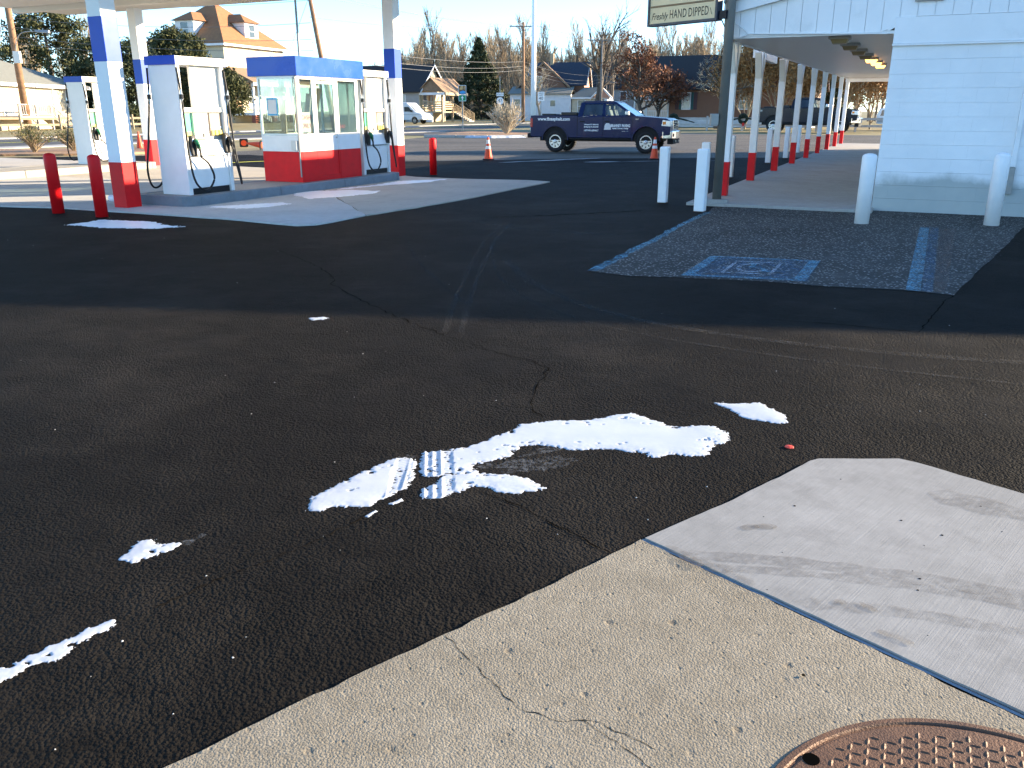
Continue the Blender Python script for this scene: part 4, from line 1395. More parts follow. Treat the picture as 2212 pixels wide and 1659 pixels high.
def store():
    t = thing('store', 'white block store with gabled front and long side porch', 'building', loc3(STORE0), RZ)
    B = lambda u0, u1, v0, v1, z0, z1: MB().box(u0, u1, -v1, -v0, z0, z1)
    ridge_v, ze, sl = 7.5, 3.02, 0.218
    zr = lambda v: ze + sl * (min(v, 2 * ridge_v - v) + .25)
    B(-1.27, 22.5, 2.74, 7.5, 0.0, 3.0).build('wall', 'block_paint', t)
    B(-1.1, 17.3, 7.502, 12.3, 0.0, 3.0).build('wall', 'block_paint', t)
    MB().prism([(-7.51, 2.8), (-15.2, 2.8), (-15.2, zr(15.2) - .12), (-7.51, zr(7.51) - .12)], 'x', -1.13, -1.11).build('gable', 'gable_board', t)
    # gable back fill
    MB().prism([(-.19, 2.64), (-2.6, 2.64), (-2.62, 2.8), (-ridge_v, 2.8), (-ridge_v, zr(ridge_v) - .12), (-.19, zr(.19) - .12)], 'x', -1.295, -1.272).build('gable', 'gable_board', t)
    # vertical boards, each its own piece
    bw = 0.232
    v = .19
    while v < 7.3:
        a, b = v + .003, v + bw - .003
        def zb(x):
            return 2.625 if x < 2.59 else (2.625 + (x - 2.59) / .33 * .20 if x < 2.92 else 2.825)
        pts = [(-a, zb(a)), (-b, zb(b)), (-b, zr(b) - .16), (-a, zr(a) - .16)]
        MB().prism(pts, 'x', -1.318 - .002 * random.random(), -1.297).build('board', 'gable_board', t)
        v += bw
    # rake trim, roof
    for s in (0, 1):
        e = .17 if s == 0 else 15.30
        a = (-e, zr(e)); b = (-ridge_v, zr(ridge_v))
        MB().prism([a, b, (b[0], b[1] - .17), (a[0], a[1] - .17)], 'x', -1.40 if s == 0 else -1.24, -1.32 if s == 0 else -1.16).build('rake_board', 'gable_board', t)
        MB().prism([(a[0], a[1] + .004), (b[0], b[1] + .004), (b[0], b[1] + .06), (a[0], a[1] + .05)], 'x', -1.46 if s == 0 else -1.25, 17.5).build('roof', 'shingle_grey', t)
    B(17.505, 27.7, -.10, 2.9, 3.02, 3.10).build('porch_roof', 'shingle_grey', t)
    B(4.3, 7.1, -.32, -.20, 2.62, 3.46).build('eave_sign', 'white_paint', t, .01)
    # smooth band above the blocks with its drip ledge
    B(-1.33, -1.297, 2.695, 7.45, 2.455, 2.818).build('wall_band', 'gable_board', t, 0.004)
    MB().prism([(-2.60, 2.622), (-2.60, 2.818), (-2.92, 2.818)], 'x', -1.3215, -1.3195).build('band_corner', 'gable_board', t)
    B(-1.345, -1.297, 2.69, 7.45, 2.425, 2.452).build('band_ledge', 'gable_board', t)
    vt = B(-1.36, -1.322, 2.92, 3.30, 3.02, 3.30).build('vent', 'galv', t)
    for k in range(6):
        B(-1.372, -1.361, 2.94, 3.28, 3.035 + .042 * k, 3.06 + .042 * k).build('slat', 'galv', vt)
    # concrete blocks of the front wall
    full = half = None
    bl, bh = .406, .2032
    for r_ in range(12):
        z0 = -.005 + r_ * bh
        v = 2.70
        first = True
        while v < 6.2:
            ln = bl if not (first and r_ % 2) else bl / 2
            key = 'h' if ln < .3 else 'f'
            src = half if key == 'h' else full
            if src is None:
                o = MB().box(-.016, .012, -ln + .0003, -.0002, .0010, bh - .0010).build('block', 'block_paint', t)
                if key == 'h':
                    half = o
                else:
                    full = o
            else:
                o = src.copy()
                col.objects.link(o)
                o.parent = t
            o.location = (-1.284 + random.uniform(-.001, .001), -v, z0)
            v += ln
            first = False
    # downspout
    ds = B(-1.36, -1.305, 4.50, 4.57, .72, 2.42).build('downspout', 'gable_board', t, .008)
    B(-1.365, -1.302, 4.495, 4.575, .33, .715).build('downspout_foot', 'galv', ds, .006)
    # porch: slab, ceiling, beam
    B(-1.74, 28.2, -.16, 2.73, -.05, .05).build('porch_floor', 'concrete_walk', t, .012)
    cz = MB()
    cz.hexa([(-1.27, -.20, ceil_z(-1.27)), (27.6, .08, ceil_z(27.6)), (27.6, -2.738, ceil_z(27.6)), (-1.27, -2.738, ceil_z(-1.27))],
            [(-1.27, -.20, ceil_z(-1.27) + .03), (27.6, .08, ceil_z(27.6) + .03), (27.6, -2.738, ceil_z(27.6) + .03), (-1.27, -2.738, ceil_z(-1.27) + .03)])
    cz.build('porch_ceiling', 'porch_ceiling', t)
    MB().hexa([(-1.27, -.195, ceil_z(-1.3) - .02), (27.7, .085, ceil_z(27.7) - .02), (27.7, .12, ceil_z(27.7) - .02), (-1.27, -.16, ceil_z(-1.3) - .02)],
              [(-1.27, -.195, 3.0), (27.7, .085, 3.0), (27.7, .12, 3.0), (-1.27, -.16, 3.0)]).build('eave_fascia', 'gable_board', t)
    B(27.45, 27.58, -.10, 2.7, ceil_z(27) - .16, ceil_z(27) - .005).build('end_beam', 'white_paint', t)
    B(-1.30, -1.27, .18, 2.73, 2.60, 2.64).build('front_sill', 'gable_board', t)
    # posts with red sleeves and slanted braces
    for k in range(9):
        u = 3.43 * k
        zc = ceil_z(u) - .003
        w = .072
        dv = 0.0
        if k == 0:
            u, dv = -.30, -.16      # the corner post stands a little forward and inward
        p = MB().box(u - w, u + w, dv - w, dv + w, .052, zc).build('porch_post', 'white_paint', t, .006)
        MB().box(u - w - .003, u + w + .003, dv - w - .003, dv + w + .003, .051, .64).build('red_sleeve', 'red_paint', p, .005)
        for s in (-1, 1):
            a = Vector((u + s * (w + .012), dv, zc - .50))
            b = Vector((u + s * (w + .27), dv, zc - .01))
            MB().bar(a, b, .04, .125, up=(0, 1, 0)).build('brace', 'canopy_white', p)
    # ceiling lamps, three of them lit
    for k in range(7):
        u, v_ = -.81 + 1.95 * k, 1.9 + .02 * k
        z_ = ceil_z(u)
        l = B(u - .16, u + .16, v_ - .16, v_ + .16, z_ - .05, z_ - .002).build('ceiling_lamp', 'lamp_grey', t, .005)
        if k >= 4:
            l['label'] = 'lit orange porch lamp'
        MB().hexa([(u - .13, -v_ - .13, z_ - .052), (u + .13, -v_ - .13, z_ - .052), (u + .13, -v_ + .13, z_ - .052), (u - .13, -v_ + .13, z_ - .052)],
                  [(u - .10, -v_ - .10, z_ - .115), (u + .10, -v_ - .10, z_ - .115), (u + .10, -v_ + .10, z_ - .115), (u - .10, -v_ + .10, z_ - .115)]).build('lens', 'lamp_lit' if k >= 4 else 'lamp_yellow', l)
    # loose cable under the gable
    MB().tube([tuple(p) for p in smooth_line([(-1.34, -.15, 2.66), (-1.35, -.3, 2.60), (-1.35, -.55, 2.66), (-1.36, -.40, 2.80), (-1.36, -.22, 2.92)], 6)], .008, 6).build('loose_cable', 'white_metal', t, smooth=True)
    MB().tube([tuple(p) for p in smooth_line([(-1.37, -.12, 2.92), (-1.40, -.2, 2.78), (-1.38, -.32, 2.65)], 6)], .009, 6).build('loose_cable', 'black_rubber', t, smooth=True)
    MB().tube([(-1.345, -.55, 2.665), (-1.345, -2.6, 2.60)], .012, 6).build('conduit', 'white_metal', t)
    return t


store()


def drive_in_sign():
    t = thing('hanging_sign', 'cream hanging sign lettered in worn black on a tall grey pole', 'sign', (3.43, 14.24, 0))
    MB().tube([(0, 0, -.02), (0, 0, 6.2)], .074, 16).build('pole', 'sign_post_grey', t, smooth=True)
    MB().prism(rough_edge([(-.22, -.16), (.14, -.16), (.14, .20), (-.22, .20)], .012, .06, seed=2), 'z', -.02, .10).build('footing', 'concrete_walk', t)
    d = Vector((-1.0, 1.22)).normalized()
    a = Vector((-.16, .06))
    b = a + d * 1.45
    n = Vector((-d.y, d.x)) * -1       # towards the camera
    if n.y > 0:
        n = -n
    z0, z1 = 2.86, 4.0
    P = lambda s, z_, off: (a.x + d.x * s + n.x * off, a.y + d.y * s + n.y * off, z_)
    def slab(s0, s1, za, zb, o0, o1, m, nm, par=t, bev=0):
        return MB().hexa([P(s0, za, o0), P(s1, za, o0), P(s1, za, o1), P(s0, za, o1)], [P(s0, zb, o0), P(s1, zb, o0), P(s1, zb, o1), P(s0, zb, o1)]).build(nm, m, par, bev)
    pn = slab(.04, 1.41, z0 + .04, z1 - .04, -.05, .05, 'sign_cream', 'sign_panel')
    fr = MB()
    for s0, s1, za, zb in ((0, 1.45, z0, z0 + .038), (0, 1.45, z1 - .038, z1), (0, .038, z0 + .039, z1 - .039), (1.412, 1.45, z0 + .039, z1 - .039)):
        fr.hexa([P(s0, za, -.07), P(s1, za, -.07), P(s1, za, .07), P(s0, za, .07)], [P(s0, zb, -.07), P(s1, zb, -.07), P(s1, zb, .07), P(s0, zb, .07)])
    fr.build('frame', 'sign_frame', t)
    slab(.08, 1.40, z0 + .285, z0 + .315, .0505, .053, 'sign_brown', 'divider_stripe', pn)
    slab(-.15, .0, z0 + .02, z0 + .14, -.03, .03, 'truck_navy', 'bracket')
    right = (-d.x, -d.y, 0)
    M = lambda s, z_: wallM(P(s, z_, .0515), right, (0, 0, 1))
    text('sign_words', 'Freshly', .15, 'letter_black', pn, M(1.20, z0 + .145), .0008, .35, sx=.80)
    text('sign_words', 'HAND', .19, 'letter_black', pn, M(.80, z0 + .155), .0008, sx=.62, space=1.1)
    text('sign_words', 'DIPPED', .19, 'letter_black', pn, M(.38, z0 + .155), .0008, sx=.62, space=1.1)
    MB().bar(P(.11, z0 + .10, .052), P(.15, z0 + .20, .052), .012, .002).build('sign_words', 'sign_brown', pn)
    # meter box on the pole
    MB().box(-.20, -.075, -.06, .06, 1.28, 1.46).build('meter_box', 'galv', t, .01)


drive_in_sign()


# ---- traffic cones
def cone(label, loc, tilt=None, rz=0, collar=True):
    t = thing('traffic_cone', label, 'traffic cone', loc, rz, 'orange traffic cones on the lot')
    MB().prism([(-.18, -.15), (-.15, -.18), (.15, -.18), (.18, -.15), (.18, .15), (.15, .18), (-.15, .18), (-.18, .15)], 'z', 0, .035).build('base', 'black_rubber', t)
    R_ = lambda z_: .135 - (.135 - .028) * (z_ - .035) / (.70 - .035)
    MB().lathe([(R_(.035) + .01, .035), (R_(.035), .05), (R_(.70), .70), (.018, .702)], 20).build('cone_body', 'cone_orange', t, smooth=False)
    MB().lathe([(.125, -.002), (.125, .001), (.05, .001)], 16).build('base_underside', 'cone_orange', t)
    if collar:
        for a, b in ((.34, .43), (.50, .62)):
            MB().lathe([(R_(a) + .0015, a), (R_(b) + .0015, b)], 20).build('collar', 'sign_white', t)
    if tilt:
        t.rotation_euler = tilt
    return t


cone('orange traffic cone with white bands left of the blue pickup', (-0.77, 27.98, 0))
cone('orange and white traffic cone under the front bumper of the blue pickup', (4.66, 28.25, 0))
cone('orange traffic cone glimpsed beside the sign pole', (6.97, 28.53, 0))
cone('plain orange cone standing behind the far left pump', (-15.65, 36.42, -.012), collar=False)
cone('knocked over orange cone showing its black square base', (-11.85, 38.3, .16), (R(78), 0, R(200)), collar=False)
cone('knocked over orange cone lying on its side near the booth', (-10.35, 35.9, .16), (R(84), 0, R(262)), collar=False)


# ------------------------------------------------------------------ vehicles
def wheel(parent, x, y, r, w, s, spokes=8, rim_r=0.6, rim_m='rim'):
    """tyre with a dished, spoked rim; s is the outer side (+1 / -1)"""
    prof = [(r * .62, -w / 2 + .02), (r * .80, -w / 2), (r * .93, -w / 2 + .02), (r, -w / 2 + .06), (r, w / 2 - .06), (r * .93, w / 2 - .02), (r * .80, w / 2), (r * .62, w / 2 - .02)]
    t = MB().lathe(prof, 32, (x, y, r), 'y', False).build('wheel', 'tyre', parent, smooth=False)
    tr = MB()
    for k in range(28):
        a = 2 * PI * k / 28
        M = Matrix.Translation((x, y, r)) @ Matrix.Rotation(a, 4, 'Y')
        tr.box(-.022, .022, -w / 2 + .02, w / 2 - .02, r - .006, r + .012, M)
    tag(tr.build('tread', 'tyre', t), None, None, None, 'stuff')
    rr = r * rim_r
    yo = y + s * (w / 2 - .03)
    MB().lathe([(rr + .02, yo - s * .06), (rr + .025, yo + s * .012), (rr - .012, yo + s * .012), (rr - .02, yo - s * .05)], 32, (x, 0, r), 'y', False).build('rim', rim_m, t)
    MB().lathe([(rr - .018, yo - s * .055), (.01, yo - s * .055)], 32, (x, 0, r), 'y').build('brake_disc', 'under_black', t)
    sp = MB()
    for k in range(spokes):
        a = 2 * PI * (k + .5) / spokes
        M = Matrix.Translation((x, 0, r)) @ Matrix.Rotation(a, 4, 'Y')
        w0, w1 = rr * .16, rr * .24
        pts = [(-w0, rr * .30), (w0, rr * .30), (w1, rr - .012), (-w1, rr - .012)]
        vs = [M @ Vector((p[0], yo - s * .03, p[1])) for p in pts] + [M @ Vector((p[0], yo + s * .004, p[1])) for p in pts]
        sp.hexa(vs[:4], vs[4:])
    sp.lathe([(rr * .36, yo - s * .03), (rr * .34, yo + s * .01), (rr * .16, yo + s * .03), (.004, yo + s * .03)], 16, (x, 0, r), 'y')
    sp.build('spokes', rim_m, t)
    return t


def side_poly(pts, hw, s, thick, out=0.0):
    """polygon in (x,z) laid on a sloping vehicle side; hw(z) is the half width"""
    a = [(x, s * (hw(z_) + out), z_) for x, z_ in pts]
    b = [(x, s * (hw(z_) + out - thick), z_) for x, z_ in pts]
    return a, b


def arch(cx, r, z0, a0, a1, n=10):
    return [(cx + r * math.cos(R(a0 + (a1 - a0) * k / n)), z0 + r * math.sin(R(a0 + (a1 - a0) * k / n))) for k in range(n + 1)]


def pickup(label, loc, rz, sc, paint, crew=True, chrome_m='chrome'):
    t = thing('pickup_truck', label, 'pickup truck', loc, rz)
    t.scale = (sc, sc, sc * 1.04)
    wb, wr = 3.9, .425
    X0 = -1.10
    cr, cf = .98, 3.42           # cab rear, cowl
    prof = [(X0, .66), (X0 + .02, .60)]
    prof += arch(0, .56, .46, 165, 15)
    prof += [(.62, .58), (3.28, .58)]
    prof += arch(wb, .57, .46, 170, 12)
    prof += [(wb + .62, .66), (wb + .98, .72), (wb + 1.00, 1.10), (wb + .95, 1.26), (wb + .80, 1.33), (3.40, 1.42), (cr, 1.40), (cr - .02, 1.43), (X0, 1.43)]
    hwv = .985
    bd = MB().prism(prof, 'y', -hwv, hwv).build('body', paint, t, 0.045, seg=3)
    # flat dark sheet painting the shaded bed hollow; underbody
    MB().box(X0 + .08, cr - .08, -.82, .82, 1.40, 1.436).build('bed_shade_sheet', 'under_black', t)
    MB().box(X0 + .35, wb + .55, -.72, .72, .44, .64).build('underbody', 'under_black', t)
    MB().box(.2, .9, -.80, .80, 1.437, 1.56).build('tool_box', 'black_plastic', t, .02)
    MB().box(-.75, -.1, -.5, .5, 1.437, 1.50).build('tool_tray', 'black_plastic', t, .02)
    hw = lambda z_: .965 - max(0, z_ - 1.40) * .36
    zt = 1.93
    # cab shell: roof and pillars
    roof_pts = [(1.12, 1.955), (1.22, 1.985), (1.9, 2.0), (2.45, 1.975), (2.62, 1.93), (2.5, 1.90), (1.12, 1.90)]
    MB().prism(roof_pts, 'y', -hw(zt), hw(zt)).build('roof', paint, t, 0.035, seg=3)
    for s in (-1, 1):
        pil = MB()
        for pts in ([(cr, 1.40), (cr + .20, 1.40), (cr + .28, 1.91), (cr + .10, 1.94)],
                    [(2.03, 1.40), (2.17, 1.40), (2.13, 1.91), (2.03, 1.91)],
                    [(3.32, 1.40), (3.46, 1.42), (2.60, 1.93), (2.48, 1.91)],
                    [(cr + .18, 1.40), (3.32, 1.40), (3.28, 1.44), (cr + .19, 1.44)],
                    [(cr + .26, 1.87), (2.52, 1.87), (2.50, 1.93), (cr + .24, 1.93)]):
            a, b = side_poly(pts, hw, s, .05)
            pil.hexa(a, b)
        pil.build('pillars', paint, t)
        a, b = side_poly([(cr + .21, 1.445), (2.03, 1.445), (2.03, 1.865), (cr + .27, 1.865)], hw, s, .006, -.02)
        MB().hexa(a, b).build('side_window', 'car_glass_dark', t)
        a, b = side_poly([(2.175, 1.445), (3.25, 1.445), (2.54, 1.865), (2.14, 1.865)], hw, s, .006, -.02)
        MB().hexa(a, b).build('side_window', 'car_glass', t)
        # doors stand a hair proud of the body, with handles
        for (x0, x1, pts) in ((1.02, 2.07, [(1.03, 1.37), (2.08, 1.37), (2.08, .65), (1.06, .65)] if crew else [(1.5, 1.37), (2.08, 1.37), (2.08, .60), (1.5, .60)]),
                              (2.10, 3.30, [(2.10, 1.37), (3.24, 1.37), (3.30, 1.1), (3.27, .65), (2.10, .65)])):
            a, b = side_poly(pts, lambda z_: hwv, s, .03, .006)
            d = MB().hexa(a, b).build('door', paint, t, 0.008)
            xh = pts[0][0] + .06
            MB().box(xh, xh + .20, min(s * (hwv + .008), s * (hwv + .03)), max(s * (hwv + .008), s * (hwv + .03)), 1.185, 1.225).build('handle', 'under_black', d, .008)
            a, b = side_poly([(pts[0][0] + .02, .77), (pts[1][0] - .02, .77), (pts[1][0] - .02, .73), (pts[0][0] + .02, .73)], lambda z_: hwv, s, .01, .014)
            MB().hexa(a, b).build('moulding', paint, d)
        a, b = side_poly([(cr + .2, 1.395), (3.3, 1.395), (3.3, 1.405), (cr + .2, 1.405)], lambda z_: hwv - .018, s, .01, .0)
        MB().hexa(a, b).build('chrome_strip', chrome_m, t)
        for gx_, z0_, z1_, w_ in ((cr - .01, .53, 1.425, .022), (2.09, .60, 1.38, .012), (3.315, .60, 1.36, .012)):
            MB().box(gx_ - w_ / 2, gx_ + w_ / 2, min(s * (hwv - .02), s * (hwv + .0015)), max(s * (hwv - .02), s * (hwv + .0015)), z0_, z1_).build('panel_gap', 'under_black', t)
        MB().box(-.62, -.42, min(s * (hwv + .0005), s * (hwv + .003)), max(s * (hwv + .0005), s * (hwv + .003)), 1.06, 1.22).build('fuel_door', paint, t, .02) if s > 0 else None
        # wheel arch lips
        for cx, rr in ((0, .575), (wb, .585)):
            lip = MB()
            pts = arch(cx, rr, .46, 178, 2, 14)
            for p, q in zip(pts[:-1], pts[1:]):
                lip.bar((p[0], s * (hwv + .004), p[1]), (q[0], s * (hwv + .004), q[1]), .035, .05, up=(0, 1, 0))
            lip.build('arch_lip', paint, t)
            MB().prism(arch(cx, .55, .46, 178, 2, 12), 'y', min(s * .45, s * .94), max(s * .45, s * .94)).build('wheel_well', 'under_black', t)
        MB().box(.6, 3.3, min(s * .80, s * .97), max(s * .80, s * .95), .50, .572).build('running_board', 'under_black', t, .02)
        # mirror
        MB().prism([(3.05, 1.46), (3.22, 1.44), (3.22, 1.60), (3.06, 1.62)], 'y', min(s * 1.06, s * 1.26), max(s * 1.06, s * 1.26)).build('mirror', 'silver', t, .025)
        MB().bar((3.12, s * .95, 1.47), (3.12, s * 1.07, 1.50), .05).build('mirror_arm', 'under_black', t)
        # lamps
        hl = MB().prism([(wb + .62, 1.04), (wb + 1.015, 1.02), (wb + 1.0, 1.24), (wb + .66, 1.28)], 'y', min(s * .62, s * .992), max(s * .62, s * .992)).build('headlight', 'lamp_clear', t, .02)
        MB().box(wb + .66, wb + .80, min(s * .98, s * .996), max(s * .98, s * .996), 1.10, 1.21).build('indicator', 'lamp_amber', hl)
        MB().box(X0 - .02, X0 + .10, min(s * .84, s * .992), max(s * .84, s * .992), .98, 1.33).build('tail_light', 'lamp_red', t, .015)
        for cx in (0, wb):
            wheel(t, cx, s * .83, wr, .27, s, 8, .56)
    # glass, bench seats and wheel inside
    h1, h0 = hw(1.91) - .03, hw(1.43) - .02
    MB().hexa([(3.42, -h0, 1.425), (3.42, h0, 1.425), (2.58, h1, 1.925), (2.58, -h1, 1.925)], [(3.43, -h0, 1.43), (3.43, h0, 1.43), (2.59, h1, 1.93), (2.59, -h1, 1.93)]).build('windshield', 'car_glass', t)
    MB().hexa([(1.05, -h0, 1.43), (1.05, h0, 1.43), (1.16, h1, 1.90), (1.16, -h1, 1.90)], [(1.055, -h0, 1.43), (1.055, h0, 1.43), (1.165, h1, 1.90), (1.165, -h1, 1.90)]).build('rear_window', 'car_glass_dark', t)
    for sx in (1.35, 2.25):
        for s in (-1, 1):
            st_ = MB().prism([(sx, 1.2), (sx + .18, 1.2), (sx + .02, 1.66), (sx - .10, 1.66)], 'y', s * .45 - .24, s * .45 + .24).build('seat', 'seat_grey', t, .04)
            MB().box(sx - .10, sx - .02, s * .45 - .12, s * .45 + .12, 1.67, 1.80).build('headrest', 'seat_grey', st_, .03)
    # nose: grille with bars, bumper, valance
    gx = wb + 1.0
    MB().box(gx - .02, gx + .035, -.57, .57, .88, 1.28).build('grille_surround', chrome_m, t, .03)
    gi = MB().box(gx + .036, gx + .042, -.53, .53, .91, 1.25).build('grille', 'under_black', t)
    for k in range(4):
        MB().box(gx + .043, gx + .06, -.52, .52, .950 + .075 * k, .965 + .075 * k).build('grille_bar', 'silver', gi)
    MB().prism([(-.985, .0), (-.90, .17), (-.45, .25), (.45, .25), (.90, .17), (.985, .0)], 'z', .60, .88).v
    bmp = MB()
    bp = [(wb + .66, -.992), (gx + .06, -.93), (gx + .16, -.60), (gx + .19, 0), (gx + .16, .60), (gx + .06, .93), (wb + .66, .992), (wb + .66, .90), (gx - .02, .80), (gx - .02, -.80), (wb + .66, -.90)]
    bmp.prism(bp, 'z', .56, .86)
    b_ = bmp.build('front_bumper', chrome_m, t, .03)
    for s in (-1, 1):
        MB().box(gx + .06, gx + .12, s * .74 - .09, s * .74 + .09, .64, .77).build('fog_lamp', 'under_black', b_, .02)
    MB().box(gx - .15, gx + .10, -.80, .80, .36, .555).build('valance', 'under_black', t, .03)
    for s in (-1, 1):
        MB().lathe([(.045, -.01), (.045, .02), (.02, .02)], 10, (gx + .12, s * .35, .47), 'x').build('tow_hook', 'silver', t)
    MB().box(X0 - .16, X0 + .05, -.96, .96, .56, .74).build('rear_bumper', 'under_black', t, .03)
    MB().bar((wb - .05, .0, 1.99), (wb - .05, .0, 2.0), .001)
    return t, hwv


tr_dir = R(-20)
truck, hwv = pickup('dark blue crew cab pickup with white paving company lettering', (1.95, 34.15, 0), tr_dir, .90, 'truck_blue')
S_ = lambda x, z_: wallM((x, -hwv - .010, z_), (1, 0, 0), (0, 0, 1))
text('web_address', 'www.fixasphalt.com', .175, 'letter_white', truck, S_(-.06, 1.295), .001, sx=1.0, bold=.006)
text('door_words', 'BRAHNEY PAVING', .155, 'letter_white', truck, S_(2.82, 1.045), .001, sx=.62, space=1.05, bold=.006)
text('door_words', 'Asphalt | Concrete | Coatings', .065, 'letter_white', truck, S_(2.82, .945), .001, sx=.85, bold=.003)
text('door_words', 'Wilmington DE - Bedford NJ', .065, 'letter_white', truck, S_(1.58, 1.09), .001, sx=.80, bold=.003)
text('door_words', 'Serving NJ, PA, DE & MD', .075, 'letter_white', truck, S_(1.58, 1.00), .001, sx=.80, bold=.003)
text('door_words', '1-877-FIX-ASPHALT', .09, 'letter_white', truck, S_(1.58, .86), .001, sx=.82, bold=.003)
text('door_words', 'employees 1-800', .04, 'letter_white', truck, S_(3.02, .84), .001)
bh_ = MB()
for k, w_ in enumerate((.30, .28, .27, .27, .25, .21, .15)):
    bh_.box(2.28 - w_ / 2, 2.28 + w_ / 2, -hwv - .011, -hwv - .008, .90 + .036 * k, .927 + .036 * k)
bh_.build('beehive_emblem', 'letter_white', truck)
text('fender_badge', '4x4', .08, 'silver', truck, S_(3.50, 1.30), .002, .2)
text('grille_badge', 'GMC', .15, 'chrome', truck, wallM((4.965, 0, 1.08), (0, 1, 0), (0, 0, 1)), .006, sx=1.2)
lb = MB().box(2.0, 2.12, -.55, .55, 2.0, 2.05).build('roof_lamp_bar', 'lamp_clear', truck, .015)

navy, _ = pickup('navy pickup on the side street behind the porch posts', (19.8, 65.5, -.012), R(-27), 1.18, 'truck_navy', False)
text('bed_decal', 'FX4', .16, 'silver', navy, S_(-.85, 1.25), .001)


def van():
    t = thing('van', 'white high-roof van parked beside the dark-roofed house', 'van', (-14.6, 112.5, -.03), R(-28))
    t.scale = (1.10, 1.10, 1.10)
    prof = [(-1.2, .45)] + arch(0, .42, .36, 165, 15, 8) + [(.5, .40), (2.4, .40)] + arch(2.9, .42, .36, 165, 15, 8) + [(3.35, .42), (3.95, .48), (3.98, .90), (3.80, 1.12), (3.05, 1.30), (2.25, 2.02), (1.9, 2.30), (-.9, 2.42), (-1.2, 2.2)]
    MB().prism(prof, 'y', -.98, .98).build('body', 'van_white', t, .10, seg=3)
    for s in (-1, 1):
        for x0, x1, x2, x3 in ((1.55, 2.65, 2.15, 1.55), (.55, 1.40, 1.40, .55), (-.9, .40, .40, -.9)):
            a, b = side_poly([(x0, 1.33), (x1, 1.33), (x2, 1.85), (x3, 1.85)], lambda z_: .98, s, .01, .006)
            MB().hexa(a, b).build('side_window', 'window_dark', t)
        a, b = side_poly([(-1.1, 1.02), (3.6, 1.02), (3.6, .98), (-1.1, .98)], lambda z_: .98, s, .01, .006)
        MB().hexa(a, b).build('side_stripe', 'galv', t)
        MB().box(2.5, 2.7, min(s * 1.0, s * 1.15), max(s * 1.0, s * 1.15), 1.30, 1.50).build('mirror', 'under_black', t)
        for x in (0, 2.9):
            wheel(t, x, s * .86, .36, .22, s, 6, .58)
        MB().box(3.90, 4.0, s * .72 - .14, s * .72 + .14, .78, .95).build('headlight', 'lamp_clear', t)
    MB().hexa([(3.04, -.82, 1.36), (3.04, .82, 1.36), (2.33, .74, 2.0), (2.33, -.74, 2.0)], [(3.07, -.82, 1.38), (3.07, .82, 1.38), (2.36, .74, 2.02), (2.36, -.74, 2.02)]).build('windshield', 'window_light', t)
    gr = MB().box(3.96, 3.99, -.55, .55, .76, .94).build('grille', 'galv', t)
    for k in range(3):
        MB().box(3.99, 4.0, -.53, .53, .78 + .055 * k, .80 + .055 * k).build('grille_bar', 'under_black', gr)
    MB().box(3.85, 4.08, -.95, .95, .45, .62).build('front_bumper', 'cream_metal', t, .03)
    MB().box(4.081, 4.09, -.16, .16, .47, .60).build('number_plate', 'yellow_panel', t)


van()


def suv():
    t = thing('suv', 'white sport utility vehicle cut off by the store wall', 'car', (31.0, 72.0, -.02), R(-20))
    prof = [(-.9, .55)] + arch(0, .42, .38, 165, 15, 8) + [(.5, .45), (2.2, .45)] + arch(2.75, .42, .38, 165, 15, 8) + [(3.2, .5), (3.6, .55), (3.6, 1.0), (2.9, 1.12), (2.2, 1.66), (1.9, 1.74), (-.7, 1.74), (-.95, 1.15)]
    MB().prism(prof, 'y', -.9, .9).build('body', 'van_white', t, .08, seg=3)
    for s in (-1, 1):
        for pts in ([(1.05, 1.15), (2.55, 1.15), (2.05, 1.60), (1.05, 1.60)], [(-.7, 1.15), (.95, 1.15), (.95, 1.60), (-.6, 1.60)]):
            a, b = side_poly(pts, lambda z_: .9, s, .01, .005)
            MB().hexa(a, b).build('side_window', 'window_dark', t)
        a, b = side_poly([(-.9, .62), (3.5, .62), (3.5, .82), (-.9, .82)], lambda z_: .9, s, .01, .006)
        MB().hexa(a, b).build('side_cladding', 'galv', t)
        for x in (0, 2.75):
            wheel(t, x, s * .8, .36, .22, s, 6, .6)


suv()


# ------------------------------------------------------------------ signs, poles, wires
def road_sign(name, label, x, y, h, post_m='galv'):
    t = thing(name, label, 'road sign', (x, y, -.02))
    MB().box(-.035, .035, -.02, .02, 0, h).build('post', post_m, t)
    return t


def plate(t, x0, x1, z0, z1, m, name='sign_face', y=-.03, border=None):
    o = MB().box(x0, x1, y - .004, y + .004, z0, z1).build(name, m, t, .002)
    if border:
        e = .03
        for a, b, c, d in ((x0, x1, z1 - e, z1), (x0, x1, z0, z0 + e), (x0, x0 + e, z0 + e, z1 - e), (x1 - e, x1, z0 + e, z1 - e)):
            MB().box(a, b, y - .0065, y - .0045, c, d).build('border', border, o)
    return o


F_ = lambda x, z_, y=-.0362: wallM((x, y, z_), (1, 0, 0), (0, 0, 1))
